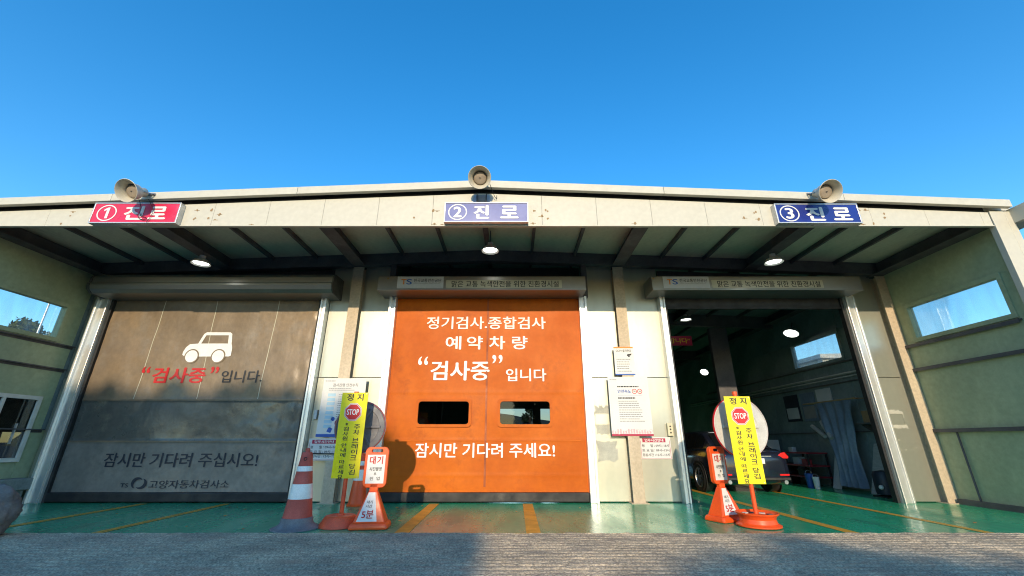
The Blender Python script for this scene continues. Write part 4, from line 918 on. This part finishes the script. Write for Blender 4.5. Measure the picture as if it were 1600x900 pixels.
def tarp():
    vs, fs = [], []; nu, nv = 40, 24
    for j in range(nv + 1):
        v = j / nv
        for i in range(nu + 1):
            u = i / nu; wd = .95 - .42 * math.sin(min(1, v * 1.3) * math.pi / 2) + .10 * max(0, v - .6); y = 11.75 + (u - .5) * 1.5 * wd
            x = 8.75 + .07 * math.sin(u * 26 + 2 * v) * (.3 + v) + .05 * noise.noise(Vector((u * 4, v * 4, 2))); vs.append((x, y, 2.22 - 2.12 * v))
    for j in range(nv):
        for i in range(nu): fs.append((j * (nu + 1) + i, j * (nu + 1) + i + 1, (j + 1) * (nu + 1) + i + 1, (j + 1) * (nu + 1) + i))
    t = thing('draped_tarp', 'blue grey tarp draped from a rail along the inner right wall of lane three', 'tarp', (8.75, 11.75, 0))
    MB().add(vs, fs).build('cloth', 'tarp', t, smooth=True); MB().tube([(8.75, 10.9, 2.24), (8.75, 12.9, 2.24)], .02, 8).build('rail', 'rust', t)
    for y in (10.95, 12.85): MB().tube([(8.75, y, 2.24), (WR, y, 2.24)], .015, 8).build('rail_arm', 'rust', t)
tarp()
for pts, lab in ((((8.9, 12.95, 1.62), (8.8, 12.55, 1.45), (8.75, 12.3, 1.33)), 'pale exhaust hose end pointing up, further of two beside the tarp'), (((8.85, 12.45, 1.72), (8.75, 12.2, 1.5), (8.7, 12.0, 1.28)), 'pale exhaust hose end pointing up, nearer of two beside the tarp')):
    MB().tube(pts, .055, 14).build('exhaust_hose', 'hose', smooth=True, label=lab, cat='hose')
for (y, a, lab, z, m) in ((12.35, .28, 'pale board leaning on the inner wall left of the tarp', 1.25, 'plate'), (11.0, .42, 'grey board leaning on the inner wall right of the tarp', 1.15, 'hose')):
    MB().add([(8.75, y - a / 2, .005), (8.75, y + a / 2, .005), (9.15, y + a / 2, z), (9.15, y - a / 2, z), (8.78, y - a / 2, .0), (8.78, y + a / 2, .0), (9.18, y + a / 2, z - .01), (9.18, y - a / 2, z - .01)], [(0, 1, 2, 3), (7, 6, 5, 4), (0, 4, 5, 1), (1, 5, 6, 2), (2, 6, 7, 3), (3, 7, 4, 0)]).build('leaning_board', m, label=lab, cat='board')
t = thing('tool_cart', 'low dark red tool cart by the inner right wall of lane three', 'cart', (8.75, 13.35, 0))
for z in (.22, .52, .86): MB().box(8.45, 9.05, 12.8, 13.9, z, z + .04).build('shelf', 'cartred', t, bevel=.01)
for x in (8.48, 9.02):
    for y in (12.84, 13.86): MB().box(x - .02, x + .02, y - .02, y + .02, .08, .86).build('leg', 'rubber', t); MB().lathe([(.001, -.02), (.05, -.02), (.05, .02), (.001, .02)], Matrix.Translation((x, y, .05)) @ Matrix.Rotation(R(90), 4, 'Y'), 14).build('castor', 'rubber', t)
for (x, y, z, s, m, nm, lab) in ((8.6, 13.1, .56, .16, 'cartred', 'tool_box', 'small red box on the middle shelf of the tool cart'), (8.7, 13.6, .56, .2, 'plate', 'carton', 'pale carton on the middle shelf of the tool cart'), (8.62, 13.35, .26, .2, 'rubber', 'tool_box', 'black box on the bottom shelf of the tool cart'), (8.6, 13.65, .90, .13, 'plate', 'carton', 'pale carton on top of the tool cart')):
    MB().box(x - s / 2, x + s / 2, y - s * .7, y + s * .7, z, z + s).build(nm, m, base=True, bevel=.012, label=lab, cat='box')
t = thing('compressor', 'small dark blue compressor with a white ball near the lane three rail', 'compressor', (8.55, 10.55, 0))
MB().lathe([(.02, 0), (.20, .04), (.21, .1), (.21, .45), (.18, .52), (.02, .55)], Matrix.Translation((8.62, 10.55, .02)), 24).build('tank', 'navyink', t, smooth=40)
MB().lathe([(.001, -.05), (.035, -.035), (.05, 0), (.035, .035), (.001, .05)], Matrix.Translation((8.40, 10.42, .22)), 16).build('ball', 'white', t, smooth=60)
MB().box(8.42, 8.82, 10.35, 10.75, 0, .03).build('foot_plate', 'rubber', t)
t = thing('wall_notice', 'white paper notice on the dark column behind the right mirror', 'notice', (6.9, 14.0, 2.0))
MB().box(6.95, 7.35, 14.02, 14.03, 1.95, 2.45).build('backing', 'paper', t)
MB().box(6.85, 7.45, 14.031, 14.2, 0, 4.9).build('inner_column', 'beam', G)

t = thing('equipment_cabinet', 'grey test equipment cabinet with a screen beyond the tool cart', 'cabinet', (8.75, 15.4, 0))
MB().box(8.4, 9.05, 15.0, 15.8, .05, 1.25).build('case', 'plate', t, bevel=.015)
MB().box(8.385, 8.398, 15.06, 15.74, .15, .80).build('cabinet_door', 'hose', t, bevel=.005)
MB().box(8.50, 8.56, 15.1, 15.7, 1.30, 1.72).build('monitor', 'rubber', t, bevel=.01); MB().box(8.492, 8.499, 15.14, 15.66, 1.34, 1.68).build('screen', 'carglass', t)
MB().tube([(8.6, 15.4, 1.25), (8.58, 15.4, 1.5)], .03, 8).build('monitor_arm', 'rubber', t)
for k in range(3):
    MB().lathe([(.17, -.09), (.30, -.085), (.325, -.05), (.325, .05), (.30, .085), (.17, .09), (.17, -.09)], Matrix.Translation((8.72, 14.35, .10 + .19 * k)), 28).build('spare_tyre', 'rubber', smooth=50, base=True, cat='tyre', group='tyres stacked by the inner wall', label=('bottom tyre of the stack by the inner wall', 'middle tyre of the stack by the inner wall', 'top tyre of the stack by the inner wall')[k])
for (y, r, h, m, lab) in ((12.62, .10, .34, 'blueink', 'blue bucket on the floor in front of the tool cart'), (12.36, .08, .28, 'white', 'small white can on the floor in front of the tool cart')):
    t = thing('bucket', lab, 'bucket', (8.25, y, 0)); MB().lathe([(.001, .002), (r * .8, .002), (r, h), (r * 1.06, h), (r * 1.04, h + .015), (r * .92, h)], Matrix.Translation((8.25, y, 0)), 20).build('shell', m, t, smooth=40)
    MB().tube([(8.25 - r, y, h), (8.25 - r * .7, y, h + r * .8), (8.25, y, h + r * 1.1), (8.25 + r * .7, y, h + r * .8), (8.25 + r, y, h)], .006, 6).build('handle', 'alu', t)
t = thing('wall_shelf', 'small bracket shelf carrying a brown box beside the tarp', 'shelf', (9.0, 10.75, 1.6))
MB().box(8.75, WR, 10.35, 11.1, 1.60, 1.64).build('board', 'beam', t)
for y in (10.45, 11.0): MB().prism([(8.8, 1.60), (WR, 1.60), (WR, 1.30)], 'y', y - .01, y + .01).build('shelf_bracket', 'beam', t)
MB().box(8.80, 9.10, 10.5, 10.9, 1.642, 1.92).build('carton', mat('brown_carton', (.32, .19, .10), (.25, .15, .08), .8), base=True, bevel=.006, label='brown box on the bracket shelf beside the tarp', cat='box')
for z, r, lab in ((2.95, .03, 'upper grey pipe running along the inner right wall of lane three'), (2.86, .02, 'thin lower pipe running along the inner right wall of lane three')):
    MB().tube([(WR - .06, 9.95, z), (WR - .06, 22, z)], r, 10).build('pipe', 'hose', label=lab, cat='pipe', smooth=True)
t = thing('post_lift', 'dark two arm lift post standing left of the car in lane three', 'lift', (4.25, 13.2, 0))
MB().box(4.10, 4.40, 13.05, 13.35, .03, 3.1).build('post', 'navyink', t, bevel=.01); MB().box(3.95, 4.55, 12.9, 13.5, 0, .03).build('base_plate', 'beam', t)
MB().box(4.06, 4.44, 13.0, 13.04, 1.1, 1.6).build('carriage', 'yellowink', t, bevel=.01); MB().box(4.14, 4.36, 12.96, 13.04, 2.0, 2.3).build('control_box', 'plate', t, bevel=.01)
# ------------------------------------------------------------------ outside: trees, pole, hill, fence, neighbour building
def tree(x, y, h, w_, label, seed, n=2600, m='leaf', base=.35, group=None, leaf=.16):
    rnd = random.Random(seed); t = thing('tree', label, 'tree', (x, y, 0), group)
    mb = MB(); mb.tube([(x, y, -.05), (x + rnd.uniform(-.1, .1), y, h * .3), (x + rnd.uniform(-.25, .25), y, h * .75)], .05 + h * .018, 10, .03)
    cl = []
    for k in range(16):
        a = rnd.uniform(0, 6.283); z = h * rnd.uniform(base, .93); q = w_ * (1 - .55 * abs((z / h - .58) / .42)) * rnd.uniform(.45, 1)
        c = Vector((x + q * math.cos(a), y + q * math.sin(a), z)); cl.append((c, w_ * rnd.uniform(.28, .48)))
        mb.tube([(x, y, max(h * .2, z - h * .22)), ((x + c.x) / 2, (y + c.y) / 2, z - h * .08), tuple(c)], .045, 6, .012)
    mb.build('trunk', 'bark', t, smooth=50)
    lf = MB(); vs, fs = [], []
    for i in range(n):
        c, r = cl[rnd.randrange(len(cl))]; d = Vector((rnd.gauss(0, 1), rnd.gauss(0, 1), rnd.gauss(0, .8))).normalized() * r * rnd.uniform(.35, 1.0)
        p = c + d; u = Vector((rnd.gauss(0, 1), rnd.gauss(0, 1), rnd.gauss(0, 1))).normalized(); v = u.cross(Vector((rnd.gauss(0, 1), rnd.gauss(0, 1), rnd.gauss(0, 1)))).normalized(); s = leaf * rnd.uniform(.6, 1.3)
        k = len(vs); vs += [p - u * s, p + v * s * .55, p + u * s, p - v * s * .55]; fs.append((k, k + 1, k + 2, k + 3))
    lf.add(vs, fs).build('crown', m, t); return t
tree(-22.9, 19.6, 7.0, 1.15, 'leafy tree seen through the upper window of the left wall', 3, 5000, leaf=.11)
tree(1.45, 37, 4.3, .75, 'pine tree behind the garage seen through the orange door window', 5, 1500, 'pine', .3)
MB().tube([(-19.0, 16.2, 0), (-19.0, 16.2, 8.0)], .045, 10, .03).build('lamp_pole', 'alu', label='slim grey pole seen through the upper window of the left wall', cat='pole', base=True)
# unseen trees behind the camera, top lines shaped to place their shade
def hl(x):                                                  # top line of the unseen trees, shaped so shade climbs the grey door
    x += 1.3; b = 7.5 if x < -4.9 else max(4.6, 7.5 - (x + 4.9) * .45 - max(0, x + 2.8) * 1.9)
    return b + 5.33 + .35 * noise.noise(Vector((x * .9, 0, 3))) + .45 * noise.noise(Vector((x * 2.8, 0, 5)))
def shade_trees(label, x0, x1, hf, n, leaf, seed):
    rnd = random.Random(seed); vs, fs = [], []
    for i in range(n):
        x = rnd.uniform(x0, x1); h = hf(x); p = Vector((x, rnd.uniform(-28.2, -26.0), h * rnd.random() ** .55))
        u = Vector((rnd.gauss(0, 1), rnd.gauss(0, 1), rnd.gauss(0, 1))).normalized(); v = u.cross(Vector((rnd.gauss(0, 1), rnd.gauss(0, 1), rnd.gauss(0, 1)))).normalized(); s = leaf * rnd.uniform(.6, 1.3)
        k = len(vs); vs += [p - u * s, p + v * s * .6, p + u * s, p - v * s * .6]; fs.append((k, k + 1, k + 2, k + 3))
    MB().add(vs, fs).build('shade_trees', 'leaf', base=True, kind='stuff', label=label, cat='shade_trees')
shade_trees('unseen tall trees behind the camera, shaped to shade the grey door', -17, -1.6, hl, 24000, .36, 11)
shade_trees('unseen lower trees behind the camera, added to shade the paving towards lane three', .3, 4.6, lambda x: 9.6 + .35 * noise.noise(Vector((x * .8, 0, 19))) - .6 * abs(x - 2.4) / 2.1, 4200, .34, 13)
def hill():
    vs, fs = [], []; nx, ny = 60, 14
    for j in range(ny + 1):
        for i in range(nx + 1):
            x = -150 + 300 * i / nx; y = 130 + 90 * j / ny; e = math.sin(math.pi * j / ny)
            vs.append((x, y, -.5 + e * (11.5 - x * .09 + 3.5 * noise.noise(Vector((x * .03, y * .03, 1))) + 1.2 * noise.noise(Vector((x * .15, y * .15, 7))))))
    for j in range(ny):
        for i in range(nx): fs.append((j * (nx + 1) + i, j * (nx + 1) + i + 1, (j + 1) * (nx + 1) + i + 1, (j + 1) * (nx + 1) + i))
    MB().add(vs, fs).build('hill', 'hill', smooth=True, kind='structure')
hill()
t = thing('fence', 'white rail fence behind the garage seen through the orange door window', 'fence', (0, 33, 0))
for k in range(5): MB().box(.42 + .26 * k, .62 + .26 * k, 33, 33.06, 0, 2.45).build('fence_board', 'whitewall', t)
MB().box(.35, 1.8, 33.07, 33.12, 2.1, 2.2).build('fence_rail', 'whitewall', t)
t = thing('warehouse', 'white flat roofed building seen through the inner window of lane three', 'building', (33, 38, 0))
MB().box(24, 44, 32, 46, 0, 7.2).build('wall', 'whitewall', t); MB().slope(23.6, 44.4, 31.6, 46.4, 7.2, 7.2, 7.5, 8.0).build('roof', 'whitewall', t)
for x in (26, 30, 34, 38): MB().box(x, x + 1.6, 31.95, 31.99, 2.5, 4.2).build('window', 'carglass', t)
